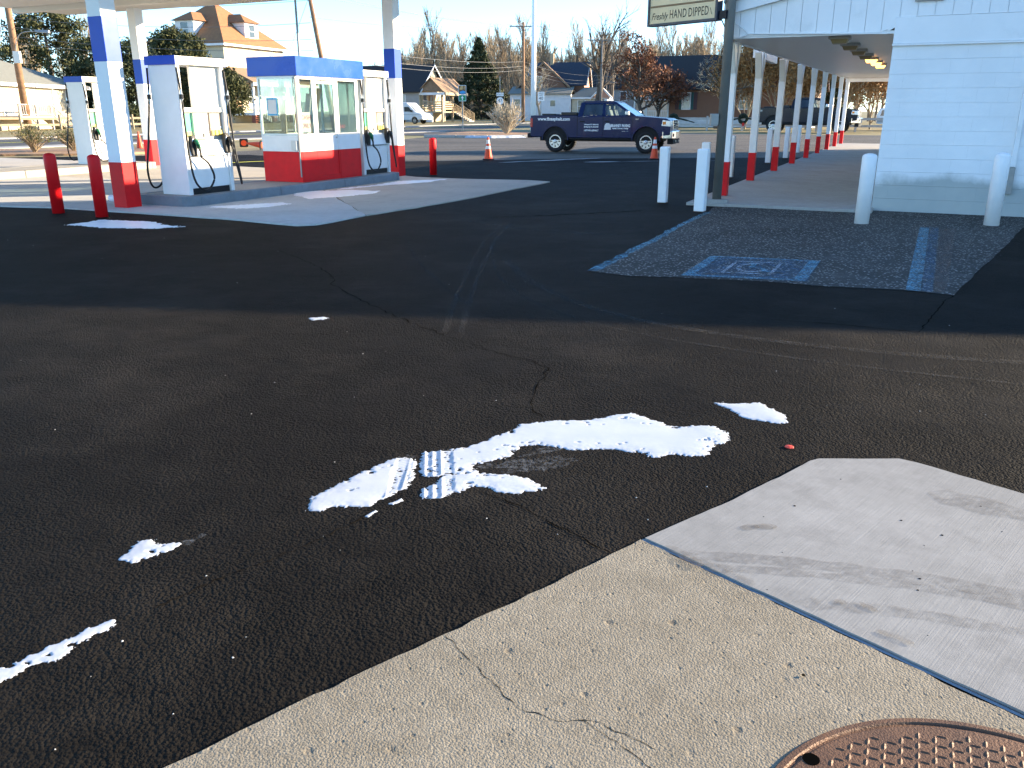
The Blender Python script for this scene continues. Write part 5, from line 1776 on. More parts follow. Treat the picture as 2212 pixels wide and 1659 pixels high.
# recreation sign with green arrow below
t = road_sign('recreation_sign', 'brown and blue picture sign above a green arrow plate', -4.18, 74.25, 3.6)
o = plate(t, -.33, .33, 2.85, 3.58, 'sign_rec_brown', border='sign_white')
MB().prism([(-.27, 3.25), (-.12, 3.52), (.10, 3.52), (.02, 3.22)], 'y', -.0385, -.0365).build('picture_shape', 'sign_rec_tan', o)
MB().prism([(.12, 3.30), (.20, 3.50), (.27, 3.52), (.17, 3.22)], 'y', -.0385, -.0365).build('picture_shape', 'sign_rec_tan', o)
MB().prism([(-.26, 2.95), (-.10, 2.91), (.26, 2.93), (.26, 3.08), (.05, 3.16), (-.16, 3.10)], 'y', -.0385, -.0365).build('picture_shape', 'sign_rec_blue', o)
o = plate(t, -.31, .31, 2.32, 2.82, 'sign_green', border='sign_white')
MB().prism([(-.035, 2.40), (.035, 2.40), (.035, 2.56), (.12, 2.56), (0, 2.74), (-.12, 2.56), (-.035, 2.56)], 'y', -.0385, -.0365).build('arrow', 'sign_white', o)

t = road_sign('route_marker', 'black route 47 marker under a white SOUTH plate', -1.12, 82.5, 3.3)
o = plate(t, -.34, .34, 2.85, 3.15, 'sign_white')
text('sign_words', 'SOUTH', .22, 'letter_black', o, F_(0, 3.0), .001)
o = plate(t, -.36, .36, 2.05, 2.82, 'letter_black')
MB().lathe([(.33, -.0365), (.33, -.0385), (.01, -.0385)], 28, (0, 0, 2.43), 'y').build('sign_disc', 'sign_white', o)
text('sign_words', '47', .46, 'letter_black', o, F_(0, 2.43, -.0398), .001, sx=.85)
plate(t, -.15, .15, 1.85, 2.0, 'sign_white')
MB().box(-.03, .03, -.01, .03, 3.3, 4.6).build('tall_post', 'weathered_rail', t)

t = road_sign('speed_sign', 'white speed limit 40 sign behind the tall white pole', 2.70, 82.0, 3.3)
o = plate(t, -.31, .31, 2.42, 3.22, 'sign_white')
text('sign_words', 'SPEED', .175, 'letter_black', o, F_(0, 3.08), .001)
text('sign_words', 'LIMIT', .175, 'letter_black', o, F_(0, 2.91), .001)
text('sign_words', '40', .40, 'letter_black', o, F_(0, 2.64), .001)

# tall white pole by the corner bed
o = MB().tube([(0, 0, 0), (0, 0, 6), (0, 0, 16)], [.25, .19, .12], 20).build('flag_pole', 'white_paint', None, smooth=True)
o.location = (1.75, 72.0, -.02)
tag(o, 'tall tapering white pole rising behind the blue pickup bed', 'pole')

t = thing('mailbox', 'dark roadside mailbox on a thick post before the spruce', 'mailbox', (-2.55, 118.0, -.03))
MB().box(-.10, .10, -.10, .10, 0, 1.05).build('post', 'under_black', t)
MB().prism([(-.24, 1.05), (.24, 1.05), (.24, 1.38), (.14, 1.5), (-.14, 1.5), (-.24, 1.38)], 'y', -.45, .30).build('box', 'under_black', t)
MB().box(-.14, .14, -.457, -.451, 1.18, 1.24).build('number_strip', 'sign_white', t)


def util_pole(label, x, y, h, r, m='wood_pole', arm=None, lean=(0, 0), extras=None):
    t = thing('utility_pole', label, 'utility pole', (x, y, -.03), 0, 'utility poles along the roads')
    top = Vector((lean[0] * h, lean[1] * h, h))
    MB().tube([(0, 0, 0), top * .5, top], [r, r * .86, r * .68], 12).build('shaft', m, t, smooth=True)
    if arm:
        a = MB().bar((top.x - arm, top.y, h - .5), (top.x + arm, top.y, h - .5), .13, .13).build('crossarm', 'wood_pole_grey', t)
        for k in (-.93, -.5, .5, .93):
            MB().lathe([(.03, 0), (.05, .08), (.05, .16), (.02, .2)], 8, (top.x + arm * k, top.y, h - .435)).build('insulator', 'galv', a)
        for s in (-1, 1):
            MB().bar((top.x, top.y - .08, h - 1.2), (top.x + s * arm * .55, top.y - .08, h - .55), .05).build('arm_brace', 'galv', t)
    return t


p1 = util_pole('brown wooden utility pole with street lamp arm before the cream bungalow', -40.1, 72.3, 15.5, .29)
for z_ in (7.55,):
    arm = MB()
    arm.tube([tuple(p) for p in smooth_line([(0.1, -.1, z_ - 2.2), (.25, -.2, z_ - .9), (.9, -.3, z_ - .1), (2.2, -.4, z_ + .05)], 6)], .035, 8)
    a_ = arm.build('lamp_arm', 'galv', p1, smooth=True)
    MB().hexa([(2.1, -.55, z_ - .04), (2.1, -.25, z_ - .04), (3.2, -.22, z_ - .12), (3.2, -.58, z_ - .12)], [(2.1, -.48, z_ + .14), (2.1, -.32, z_ + .14), (3.2, -.30, z_ + .12), (3.2, -.50, z_ + .12)]).build('lamp_head', 'galv', a_, .03)
MB().box(.02, .55, -.5, -.2, 5.2, 6.1).build('meter_cabinet', 'cream_metal', p1, .02)
MB().box(-.1, .29, -.30, -.24, .95, 1.12).build('warning_band', 'yellow_panel', p1)
p2_ = util_pole('wooden utility pole with crossarm left of the tall white pole', 1.55, 123.0, 13.0, .26, 'wood_pole', 1.9)
p3_ = util_pole('slim grey utility pole with crossarm before the bare forked tree', 13.4, 133.0, 12.0, .2, 'wood_pole_grey', 2.2)
p4_ = util_pole('leaning wooden utility pole rising behind the booth', -14.2, 70.0, 10.8, .22, 'wood_pole', .7, (-.135, 0))
p5_ = util_pole('thin distant grey utility pole behind the white gabled houses', 17.6, 165.0, 9.0, .14, 'wood_pole_grey')
p6_ = util_pole('distant wooden utility pole seen between two canopy columns', -47.2, 103.0, 12.6, .2, 'wood_pole_grey')


def wire(name, label, a, b, sag, r=.018, group='overhead wires'):
    a, b = Vector(a), Vector(b)
    pts = []
    for k in range(17):
        t_ = k / 16
        p = a.lerp(b, t_)
        p.z -= sag * 4 * t_ * (1 - t_)
        pts.append(p)
    o = MB().tube(pts, r, 5).build(name, 'wire')
    tag(o, label, 'wire', group)


ORD = ['highest', 'second highest', 'third highest', 'fourth highest', 'fifth highest', 'lowest']
P1 = (-40.1, 72.3)
P4 = (-15.6, 70.0)
for k, (za, zb, sg) in enumerate([(9.6, 9.6, .4), (8.6, 8.0, .5), (7.9, 6.8, .45), (7.2, 6.0, .4), (6.7, 5.4, .35)]):
    wire('overhead_wire', ORD[k] + ' wire from the left wooden pole towards the leaning pole', (P1[0], P1[1], za), (P4[0], P4[1], zb), sg, .016)
    wire('overhead_wire', ORD[k] + ' wire running left out of the picture from the lamp pole', (P1[0], P1[1], za), (P1[0] - 18, P1[1] - 38, za + .5), sg, .016)
for k, (dx, za, zb, sg) in enumerate([(-1.5, 10.3, 12.6, .5), (1.4, 10.0, 12.6, .5), (.0, 8.4, 12.9, .7), (.0, 6.6, 8.0, .6), (.0, 6.0, 7.4, .7), (.0, 5.6, 6.9, .7)]):
    wire('overhead_wire', ORD[k] + ' wire from the leaning pole to the crossarm pole', (P4[0], P4[1], za), (1.55 + dx, 123.0, zb), sg, .02)
for k, (dx, za, zb, sg) in enumerate([(-1.7, 12.6, 11.6, .4), (1.7, 12.6, 11.6, .4), (.0, 8.0, 6.6, .6), (.0, 7.4, 6.0, .8), (.0, 6.9, 5.6, .8)]):
    wire('overhead_wire', ORD[k] + ' wire between the two crossarm poles', (1.55 + dx, 123.0, za), (13.4 + dx, 133.0, zb), sg, .022)
for k, (za, zb, sg) in enumerate(((6.6, 4.2, .3), (6.0, 3.9, .3))):
    wire('overhead_wire', ('upper' if k == 0 else 'lower') + ' wire dropping right from the grey crossarm pole', (13.4, 133.0, za), (24.0, 112.0, zb), sg, .022)
wire('guy_wire', 'slanting guy wire left of the leaning pole', (P4[0], P4[1], 9.8), (-19.6, 68.0, 0), .0, .014)


# ------------------------------------------------------------------ houses across the roads
def window(parent, M, w, h, frame='deck_white', glass_m='window_dark', two=True, name='window'):
    """double-hung window on a wall; M places x right, y up, z out of the wall"""
    fr = MB()
    e = .09
    for x0, x1, y0, y1 in ((-w / 2 - e, w / 2 + e, h, h + e), (-w / 2 - e, w / 2 + e, -e, 0), (-w / 2 - e, -w / 2, 0, h), (w / 2, w / 2 + e, 0, h)):
        fr.box(x0, x1, y0, y1, .0, .06, M)
    if two:
        fr.box(-w / 2, w / 2, h / 2 - .035, h / 2 + .035, .0, .045, M)
    f = fr.build(name, frame, parent)
    MB().box(-w / 2, w / 2, 0, h / 2 - .036 if two else h, .002, .02, M).build('pane', glass_m, f)
    if two:
        MB().box(-w / 2, w / 2, h / 2 + .036, h, .002, .03, M).build('pane', glass_m, f)
    return f


def wm(o, right):
    return wallM(o, right, (0, 0, 1))


def gable_roof(t, x0, x1, y0, y1, ze, zr, axis, m, ov=.4, th=.16, trim='deck_white', name='roof'):
    """gable roof over a rectangle, ridge along axis"""
    if axis == 'y':
        c = (x0 + x1) / 2
        k = (zr - ze) / (c - x0)
        for s, e in ((-1, x0 - ov), (1, x1 + ov)):
            zz = ze - k * ov
            MB().prism([(e, zz), (c, zr), (c, zr + th), (e, zz + th)], 'y', y0 - ov, y1 + ov).build(name, m, t)
            for yy in (y0 - ov - .06, y1 + ov + .002):
                MB().prism([(e, zz - .14), (c, zr - .14), (c, zr + th * .8), (e, zz + th * .8)], 'y', yy, yy + .058).build('rake_board', trim, t)
    else:
        c = (y0 + y1) / 2
        k = (zr - ze) / (c - y0)
        for s, e in ((-1, y0 - ov), (1, y1 + ov)):
            zz = ze - k * ov
            MB().prism([(e, zz), (c, zr), (c, zr + th), (e, zz + th)], 'x', x0 - ov, x1 + ov).build(name, m, t)
            for xx in (x0 - ov - .06, x1 + ov + .002):
                MB().prism([(e, zz - .14), (c, zr - .14), (c, zr + th * .8), (e, zz + th * .8)], 'x', xx, xx + .058).build('rake_board', trim, t)


def gable_wall(t, x0, x1, y0, y1, ze, zr, axis, m, z0=0, name='wall'):
    if axis == 'y':
        c = (x0 + x1) / 2
        MB().prism([(x0, z0), (x1, z0), (x1, ze), (c, zr), (x0, ze)], 'y', y0, y1).build(name, m, t)
    else:
        c = (y0 + y1) / 2
        MB().prism([(y0, z0), (y1, z0), (y1, ze), (c, zr), (y0, ze)], 'x', x0, x1).build(name, m, t)


def hip_roof(t, x0, x1, y0, y1, ze, zr, m, ov=.5, ridge=0.0, axis='y'):
    a = [(x0 - ov, y0 - ov, ze), (x1 + ov, y0 - ov, ze), (x1 + ov, y1 + ov, ze), (x0 - ov, y1 + ov, ze)]
    cx, cy = (x0 + x1) / 2, (y0 + y1) / 2
    if axis == 'y':
        r0, r1 = (cx, cy - ridge, zr), (cx, cy + ridge, zr)
    else:
        r0, r1 = (cx - ridge, cy, zr), (cx + ridge, cy, zr)
    mb = MB()
    if axis == 'y':
        mb.add(a + [r0, r1], [(0, 1, 4), (1, 2, 5, 4), (2, 3, 5), (3, 0, 4, 5), (3, 2, 1, 0)])
    else:
        mb.add(a + [r0, r1], [(0, 1, 5, 4), (1, 2, 5), (2, 3, 4, 5), (3, 0, 4), (3, 2, 1, 0)])
    mb.build('roof', m, t)
    e = ov
    for b in ((x0 - e, x1 + e, y0 - e, y0 - e + .1), (x0 - e, x1 + e, y1 + e - .1, y1 + e), (x0 - e, x0 - e + .1, y0 - e + .1, y1 + e - .1), (x1 + e - .1, x1 + e, y0 - e + .1, y1 + e - .1)):
        MB().box(*b, ze - .28, ze - .004).build('fascia', 'deck_white', t)


def railing(t, pts, z0, z1, m, pitch=.32, w=.06):
    """rail with balusters along a polyline; each length is one part"""
    for p, q in zip(pts[:-1], pts[1:]):
        p3, q3 = Vector(p), Vector(q)
        mb = MB()
        up = Vector((0, 0, z1 - z0))
        mb.bar(p3 + up, q3 + up, .1, .08)
        mb.bar(p3 + up * .12, q3 + up * .12, .08, .06)
        n = max(2, int((q3 - p3).length / pitch))
        for k in range(n + 1):
            b = p3.lerp(q3, k / n)
            mb.bar(b + up * .12, b + up, w)
        o = mb.build('railing', m, t)
        o['kind'] = 'stuff'


def house_bungalow():
    t = thing('bungalow', 'cream bungalow with low grey hipped roof at far left', 'house', (-42.2, 87.0, -.03), -PI / 2)
    # local x runs towards the camera, local y to the right; wall facing the road at y = 0
    MB().box(0, 19, -10.5, 0, 0, 3.75).build('wall', 'siding_cream', t)
    hip_roof(t, 0, 19, -10.5, 0, 3.8, 6.1, 'shingle_grey', .5, 4.5, 'x')
    MB().box(-.2, 9.6, .502, .58, 3.50, 3.78).build('gutter', 'deck_white', t)
    X = (-1, 0, 0)
    wnd = lambda x, z_, w, h, g='window_light': window(t, wm((x, .002, z_), X), w, h, 'deck_white', g)
    wnd(3.2, 1.9, .9, 1.4)
    wnd(9.6, 1.3, 1.0, 1.9)
    wnd(10.9, 1.3, 1.0, 1.9)
    wnd(13.5, 1.3, 1.4, 1.9)
    MB().box(5.9, 6.15, .002, .09, .3, 3.5).build('corner_board', 'deck_white', t)
    dk = MB().box(11, 16, .02, 2.4, 1.0, 1.15).build('deck', 'weathered_rail', t)
    for x in (11.1, 13.4, 15.9):
        MB().box(x - .08, x + .08, 2.2, 2.36, 0, 2.1).build('deck_post', 'weathered_rail', dk)
    railing(t, [(11, 2.3, 1.15), (16, 2.3, 1.15)], 1.15, 2.05, 'weathered_rail', .3)
    railing(t, [(10.9, .2, 1.15), (10.9, 2.3, 1.15)], 1.15, 2.05, 'weathered_rail', .3)
    MB().hexa([(10.8, 1.0, 1.1), (10.8, 2.2, 1.1), (8.6, 2.2, 0), (8.6, 1.0, 0)], [(10.8, 1.0, 1.2), (10.8, 2.2, 1.2), (8.6, 2.2, .12), (8.6, 1.0, .12)]).build('steps', 'weathered_rail', dk)
    railing(t, [(8.6, 2.25, 0), (10.85, 2.25, 1.15)], 0, .95, 'weathered_rail', .3)


house_bungalow()


def house_orange():
    t = thing('house', 'tall cream house with steep orange-brown roof and dormers', 'house', (-38.0, 118.0, -.03), R(70))
    # local x away along the sunny wall (y = 0), local y to the left
    W, D, ze, zr = 13.4, 12.5, 10.0, 15.9
    MB().box(0, W, 0, D, 0, ze).build('wall', 'siding_cream', t)
    hip_roof(t, 0, W, 0, D, ze, zr, 'shingle_orange', .7, .3, 'y')
    ch = MB().box(W / 2 - .55, W / 2 + .55, D / 2 - .45, D / 2 + .45, 14.5, 17.3).build('chimney', 'brick_red', t)
    MB().box(W / 2 - .65, W / 2 + .65, D / 2 - .55, D / 2 + .55, 15.3, 15.75).build('flashing', 'deck_white', ch)
    # dormers: one on each visible slope
    def dormer(cx, cy, face):
        o = bpy.data.objects.new('dormer_frame', None)
        if face == 'y':
            b = MB().box(cx - 1.5, cx + 1.5, .6, 3.8, 10.7, 13.1).build('dormer', 'siding_white', t)
            MB().add([(cx - 1.9, .2, 13.05), (cx + 1.9, .2, 13.05), (cx + 1.9, 4.4, 13.05), (cx - 1.9, 4.4, 13.05), (cx, 2.2, 14.3), (cx, 4.4, 14.3)], [(0, 1, 4), (1, 2, 5, 4), (3, 0, 4, 5), (2, 3, 5), (3, 2, 1, 0)]).build('dormer_roof', 'shingle_orange', b)
            window(b, wm((cx, .598, 11.2), (1, 0, 0)), 1.2, 1.6)
        else:
            b = MB().box(.6, 3.8, cy - 1.5, cy + 1.5, 10.7, 13.1).build('dormer', 'siding_white', t)
            MB().add([(.2, cy - 1.9, 13.05), (.2, cy + 1.9, 13.05), (4.4, cy + 1.9, 13.05), (4.4, cy - 1.9, 13.05), (2.2, cy, 14.3), (4.4, cy, 14.3)], [(0, 1, 4), (1, 2, 5, 4), (3, 0, 4, 5), (2, 3, 5), (3, 2, 1, 0)]).build('dormer_roof', 'shingle_orange', b)
            window(b, wm((.598, cy, 11.2), (0, -1, 0)), 1.2, 1.6)
        bpy.data.objects.remove(o)
    dormer(7.2, 0, 'y')
    dormer(0, 6.4, 'x')
    for x in (3.2, 10.2):
        window(t, wm((x, -.002, 6.8), (1, 0, 0)), 1.3, 2.3, glass_m='window_light')
    for y in (3.0, 9.0):
        window(t, wm((-.002, y, 6.8), (0, -1, 0)), 1.3, 2.3)
        window(t, wm((-.002, y, 2.2), (0, -1, 0)), 1.3, 2.3)
    # porch along the sunny wall
    MB().box(.6, W + 2.0, -3.6, -.02, 1.0, 1.35).build('porch_deck', 'deck_white', t)
    MB().prism([(-4.1, 5.1), (0, 7.0), (0, 7.15), (-4.1, 5.25)], 'x', .1, W + 2.4).build('porch_roof', 'shingle_tan', t)
    MB().box(.1, W + 2.4, -4.15, -4.0, 4.75, 5.12).build('porch_fascia', 'deck_white', t)
    MB().prism([(-4.0, 5.1), (-.02, 6.9), (-.02, 5.1)], 'x', .2, .3).build('porch_gable', 'shingle_tan', t)
    for x in (.8, 5.0, 9.5, 14.5):
        MB().box(x - .14, x + .14, -3.6, -3.32, 1.35, 5.1).build('porch_post', 'deck_white', t)
        MB().box(x - .3, x + .3, -3.7, -3.1, 0, 1.0).build('porch_pier', 'brick_red', t)
    railing(t, [(3.4, -3.45, 1.35), (W + 1.8, -3.45, 1.35)], 1.35, 2.75, 'deck_white', .35, .09)
    door = MB().box(1.4, 2.6, -.08, -.01, 1.4, 4.2).build('door', 'door_brown', t)
    MB().box(1.6, 2.4, -.10, -.085, 2.9, 3.9).build('pane', 'window_dark', door)
    for x in (5.2, 7.6, 11.0):
        window(t, wm((x, -.002, 2.1), (1, 0, 0)), 1.5, 2.4, glass_m='window_light')
    # open steps at the near end
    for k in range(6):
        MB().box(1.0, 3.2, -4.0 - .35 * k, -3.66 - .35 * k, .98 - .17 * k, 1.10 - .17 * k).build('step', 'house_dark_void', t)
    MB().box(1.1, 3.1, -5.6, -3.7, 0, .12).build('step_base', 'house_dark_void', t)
    for x in (.95, 3.25):
        railing(t, [(x, -5.8, 0), (x, -3.6, 1.25)], 0, 1.45, 'deck_white', .3, .08)
    MB().lathe([(.16, 0), (.13, .1), (.13, .9), (.24, .95), (.24, 1.1), (.13, 1.15), (.05, 1.45)], 10, (4.6, -7.2, 0)).build('yard_hydrant', 'brick_red', t)


house_orange()


def house_dark_roof():
    t = thing('house', 'house with dark shingle roof and tan front porch', 'house', (-13.6, 129.0, -.03), R(68))
    # local x away along the sunny gable wall (y = 0), local y left along the shaded wall
    W, D, ze, zr = 8.5, 13, 4.5, 8.0
    MB().box(0, W, 0, D, 0, ze).build('wall', 'siding_grey', t)  # grey colour stands for shade on this wall; the sunlit gable side is tan
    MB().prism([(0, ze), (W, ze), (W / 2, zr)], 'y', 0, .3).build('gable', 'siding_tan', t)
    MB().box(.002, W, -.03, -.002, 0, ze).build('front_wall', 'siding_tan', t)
    gable_roof(t, 0, W, 0, D, ze, zr, 'y', 'shingle_dark', .5)
    window(t, wm((-.002, 2.9, 1.6), (0, -1, 0)), 1.2, 2.2, glass_m='window_light')
    window(t, wm((-.002, 8.5, 1.6), (0, -1, 0)), 1.2, 2.2)
    vt = MB().box(W / 2 - .6, W / 2 + .6, -.08, -.01, 5.5, 6.3).build('gable_vent', 'tan_panel', t)
    # porch on the sunny side
    MB().box(.4, 7.4, -3.6, -.05, 1.3, 1.5).build('porch_deck', 'deck_tan', t)
    MB().prism([(-4.0, 4.1), (-1.9, 6.0), (-.05, 4.4)], 'x', .2, .3).build('porch_gable', 'shingle_tan', t)
    MB().prism([(-4.2, 3.95), (-1.9, 6.05), (-1.9, 6.2), (-4.2, 4.1)], 'x', -.1, 7.8).build('porch_roof', 'shingle_tan', t)
    MB().prism([(-.05, 4.35), (-1.9, 6.05), (-1.9, 6.2), (-.05, 4.5)], 'x', -.1, 7.8).build('porch_roof', 'shingle_tan', t)
    MB().box(-.1, 7.8, -4.28, -4.2, 3.7, 4.1).build('porch_fascia', 'deck_tan', t)
    MB().box(-.15, -.1, -4.2, -.06, 3.75, 4.1).build('porch_fascia', 'deck_white', t)
    for x, y in ((.5, -3.5), (3.9, -3.5), (7.3, -3.5), (.5, -.2)):
        MB().box(x - .13, x + .13, y - .13, y + .13, 0, 4.0).build('porch_post', 'deck_tan', t)
    MB().box(.1, .4, -2.0, -.05, 0, 1.3).build('porch_skirt', 'foundation', t)
    for k in range(4):
        MB().box(.35, .40, -3.4, -.3, 1.75 + .32 * k, 1.93 + .32 * k).build('rail_board', 'deck_tan', t)
        MB().box(.6, 3.7, -3.58, -3.52, 1.75 + .32 * k, 1.95 + .32 * k).build('rail_board', 'deck_tan', t)
    dr = MB().box(3.0, 4.2, -.12, -.04, 1.5, 4.0).build('door', 'door_brown', t)
    MB().box(3.3, 3.9, -.14, -.125, 2.7, 3.6).build('pane', 'window_light', dr)
    window(t, wm((1.7, -.035, 2.2), (1, 0, 0)), 1.1, 1.6)
    for k in range(7):
        MB().box(4.4, 6.2, -3.95 - .34 * k, -3.62 - .34 * k, 1.10 - .19 * k, 1.30 - .19 * k).build('step', 'concrete_walk', t)
    for x in (4.35, 6.25):
        railing(t, [(x, -6.0, 0), (x, -3.6, 1.45)], 0, 1.15, 'deck_tan', .25, .06)


house_dark_roof()


def house_blue_roof():
    t = thing('house', 'white and brown house with blue roof and salmon gable end', 'house', (1.0, 150.0, -.03), R(-12))
    # local x right, local y away
    zl = 4.3
    MB().box(-.6, 9.6, -3.5, 0, 0, 4.15).build('wall', 'siding_white', t)
    MB().prism([(-3.9, 4.15), (0.2, 5.4), (.2, 5.5), (-3.9, 4.3)], 'x', -.9, 9.7).build('addition_roof', 'shingle_grey', t)
    MB().box(2.0, 11.2, .25, 7.5, 0, 6.1).build('main_wall', 'siding_brown', t)
    gable_roof(t, 2.0, 11.2, .25, 7.5, 6.0, 9.3, 'x', 'shingle_blue', .5)
    MB().prism([(.25, 6.0), (7.5, 6.0), (3.875, 9.0)], 'x', 11.15, 11.25).build('gable', 'siding_salmon', t)
    MB().box(11.2, 11.28, .25, 7.5, 0, 6.05).build('end_wall', 'siding_salmon', t)
    window(t, wm((11.29, 3.8, 5.6), (0, 1, 0)), 1.5, 1.7, glass_m='window_light')
    # front gable with pale rake boards
    MB().prism([(-.4, 4.5), (9.4, 4.5), (4.5, 8.9)], 'y', -.6, .2).build('front_gable', 'siding_brown', t)
    for s, e in ((-1, -1.0), (1, 10.0)):
        MB().prism([(e, 4.2), (4.5, 9.0), (4.5, 9.35), (e, 4.55)], 'y', -1.0, .5).build('gable_roof', 'shingle_tan', t)
    window(t, wm((3.6, -.605, 5.4), (1, 0, 0)), 1.2, 1.6)
    MB().box(4.9, 5.5, 3.4, 4.0, 8.9, 10.9).build('chimney', 'deck_tan', t)
    window(t, wm((.6, -3.502, 1.6), (1, 0, 0)), 1.0, 1.8)
    window(t, wm((6.6, -3.502, 2.3), (1, 0, 0)), .8, .9, two=False)
    # right-hand porch
    MB().box(9.7, 15.5, -3.0, 2.5, 0, 3.6).build('porch_wall', 'siding_cream', t)
    hip_roof(t, 9.7, 15.5, -3.0, 2.5, 3.7, 5.3, 'shingle_grey', .4, 1.2, 'x')
    MB().prism([(13.2, 3.6), (16.0, 3.6), (14.6, 5.0)], 'y', -3.6, -3.1).build('porch_gable', 'siding_salmon', t)
    for s, e in ((-1, 12.8), (1, 16.4)):
        MB().prism([(e, 3.3), (14.6, 5.1), (14.6, 5.4), (e, 3.6)], 'y', -3.9, -2.6).build('porch_rake', 'deck_white', t)
    window(t, wm((11.3, -3.002, 1.4), (1, 0, 0)), 1.1, 1.8)
    window(t, wm((14.6, -3.002, 1.4), (1, 0, 0)), 1.4, 1.8)


house_blue_roof()


def house_twin():
    t = thing('house', 'pale house with two cream gable ends behind the forked tree', 'house', (15.6, 178.0, -.03), R(-20))
    MB().box(0, 9, 0, 8, 0, 6).build('wall', 'siding_grey', t)
    gable_roof(t, 0, 9, 0, 8, 6, 9.6, 'x', 'shingle_dark', .4)
    MB().prism([(0, 6), (8, 6), (4, 9.4)], 'x', 9.0, 9.1).build('gable', 'siding_cream', t)
    gable_wall(t, 10.5, 17, -4, 6, 5.0, 10.0, 'y', 'siding_cream')
    gable_roof(t, 10.5, 17, -4, 6, 5.0, 10.0, 'y', 'shingle_dark', .3)
    MB().box(12, 21, -8, -4.1, 0, 3.6).build('porch_wall', 'siding_cream', t)
    hip_roof(t, 12, 21, -8, -4.1, 3.7, 5.6, 'shingle_grey', .5, 2.5, 'x')
    for x in (2.0, 4.5, 7.0):
        window(t, wm((x, -.002, 3.6), (1, 0, 0)), 1.2, 1.6)


house_twin()


def house_brown():
    t = thing('house', 'brown clapboard house with green-framed window behind the fence', 'house', (16.1, 90.0, -.03), R(-25))
    MB().box(0, 14, 0, 8, .75, 3.9).build('wall', 'siding_brown', t)
    MB().box(-.05, 14.05, -.05, 8, 0, .75).build('foundation', 'foundation', t)
    gable_roof(t, -4.2, 14, 0, 8, 3.9, 6.9, 'x', 'shingle_dark', .5, trim='shutter_maroon')
    for y in (0.0,):
        MB().prism([(0, 3.9), (8, 3.9), (4, 6.75)], 'x', -.05, .1).build('gable', 'siding_brown', t)
    w = window(t, wm((1.75, -.002, 1.75), (1, 0, 0)), .75, 1.5, 'deck_white', 'window_light')
    for x0, x1, m in ((1.02, 1.27, 'shutter_green'), (.62, .98, 'shutter_maroon'), (2.24, 2.49, 'shutter_green'), (2.53, 2.86, 'shutter_maroon')):
        MB().box(x0, x1, -.05, -.003, 1.68, 3.33).build('shutter', m, w)
    window(t, wm((7.5, -.002, 1.75), (1, 0, 0)), .75, 1.5, 'deck_white')
    # porch at the left end
    MB().box(-4.0, -.06, .3, 7.5, .4, .7).build('porch_deck', 'deck_white', t)
    for x in (-3.8, -2.5, -1.2, -.2):
        MB().box(x - .09, x + .09, .35, .53, .7, 3.85).build('porch_column', 'deck_white', t)
    railing(t, [(-3.9, .44, .7), (-.1, .44, .7)], .7, 1.55, 'deck_white', .2, .05)
    MB().box(9.0, 9.9, 3.4, 4.6, 6.5, 8.0).build('chimney', 'foundation', t)


house_brown()


# ---- post and rail fences
def rail_fence(label, a, b, n, h, m, zr=(.45, .95), wreaths=()):
    t = thing('rail_fence', label, 'fence', (0, 0, -.02))
    a, b = Vector(a), Vector(b)
    for k in range(n + 1):
        p = a.lerp(b, k / n)
        MB().box(p.x - .07, p.x + .07, p.y - .06, p.y + .06, 0, h).build('fence_post', m, t)
    for k in range(n):
        p, q = a.lerp(b, k / n), a.lerp(b, (k + 1) / n)
        d = (q - p).normalized() * .08
        for z_ in zr:
            MB().bar((p.x + d.x, p.y + d.y, z_ + random.uniform(-.02, .02)), (q.x - d.x, q.y - d.y, z_ + random.uniform(-.02, .02)), .05, .17).build('rail', m, t)
    return t


FA, FB = Vector((8.2, 74.6)), Vector((44.0, 57.9))
rail_fence('weathered white two-rail fence before the brown house', FA, FB, 14, 1.15, 'weathered_rail')
rail_fence('pale two-rail fence along the verge before the cream bungalow', (-48, 62.0), (-27, 83.0), 10, 1.25, 'deck_tan')
for i, k in enumerate((2, 4)):
    p = FA.lerp(FB, k / 14)
    t = thing('wreath', 'dark evergreen wreath with red bow on the fence ' + ('right of the blue pickup' if i == 0 else 'left of the navy pickup'), 'wreath', (p.x, p.y - .12, .92), 0, 'wreaths on the fence')
    ring = MB()
    pts = [(.30 * math.cos(a_), 0, .30 * math.sin(a_)) for a_ in np.linspace(0, 2 * PI, 25)]
    ring.tube(pts, [.11 + .03 * random.random() for _ in pts], 7, False)
    ring.build('ring', 'wreath_green', t)
    MB().prism([(-.10, -.35), (0, -.28), (.10, -.35), (.08, -.62), (0, -.5), (-.08, -.62)], 'y', -.14, -.10).build('bow', 'bow_red', t)
    for s in (-1, 1):
        a_ = p
        b_ = FA.lerp(FB, (k + s * .62) / 14)
        sw = []
        for j in range(11):
            u_ = j / 10
            sw.append((a_.x + (b_.x - a_.x) * u_ - p.x, a_.y + (b_.y - a_.y) * u_ - p.y - .02, .12 - .42 * u_))
        MB().tube(sw, [.07 - .035 * j / 10 + .02 * random.random() for j in range(11)], 6).build('garland', 'wreath_green', t)


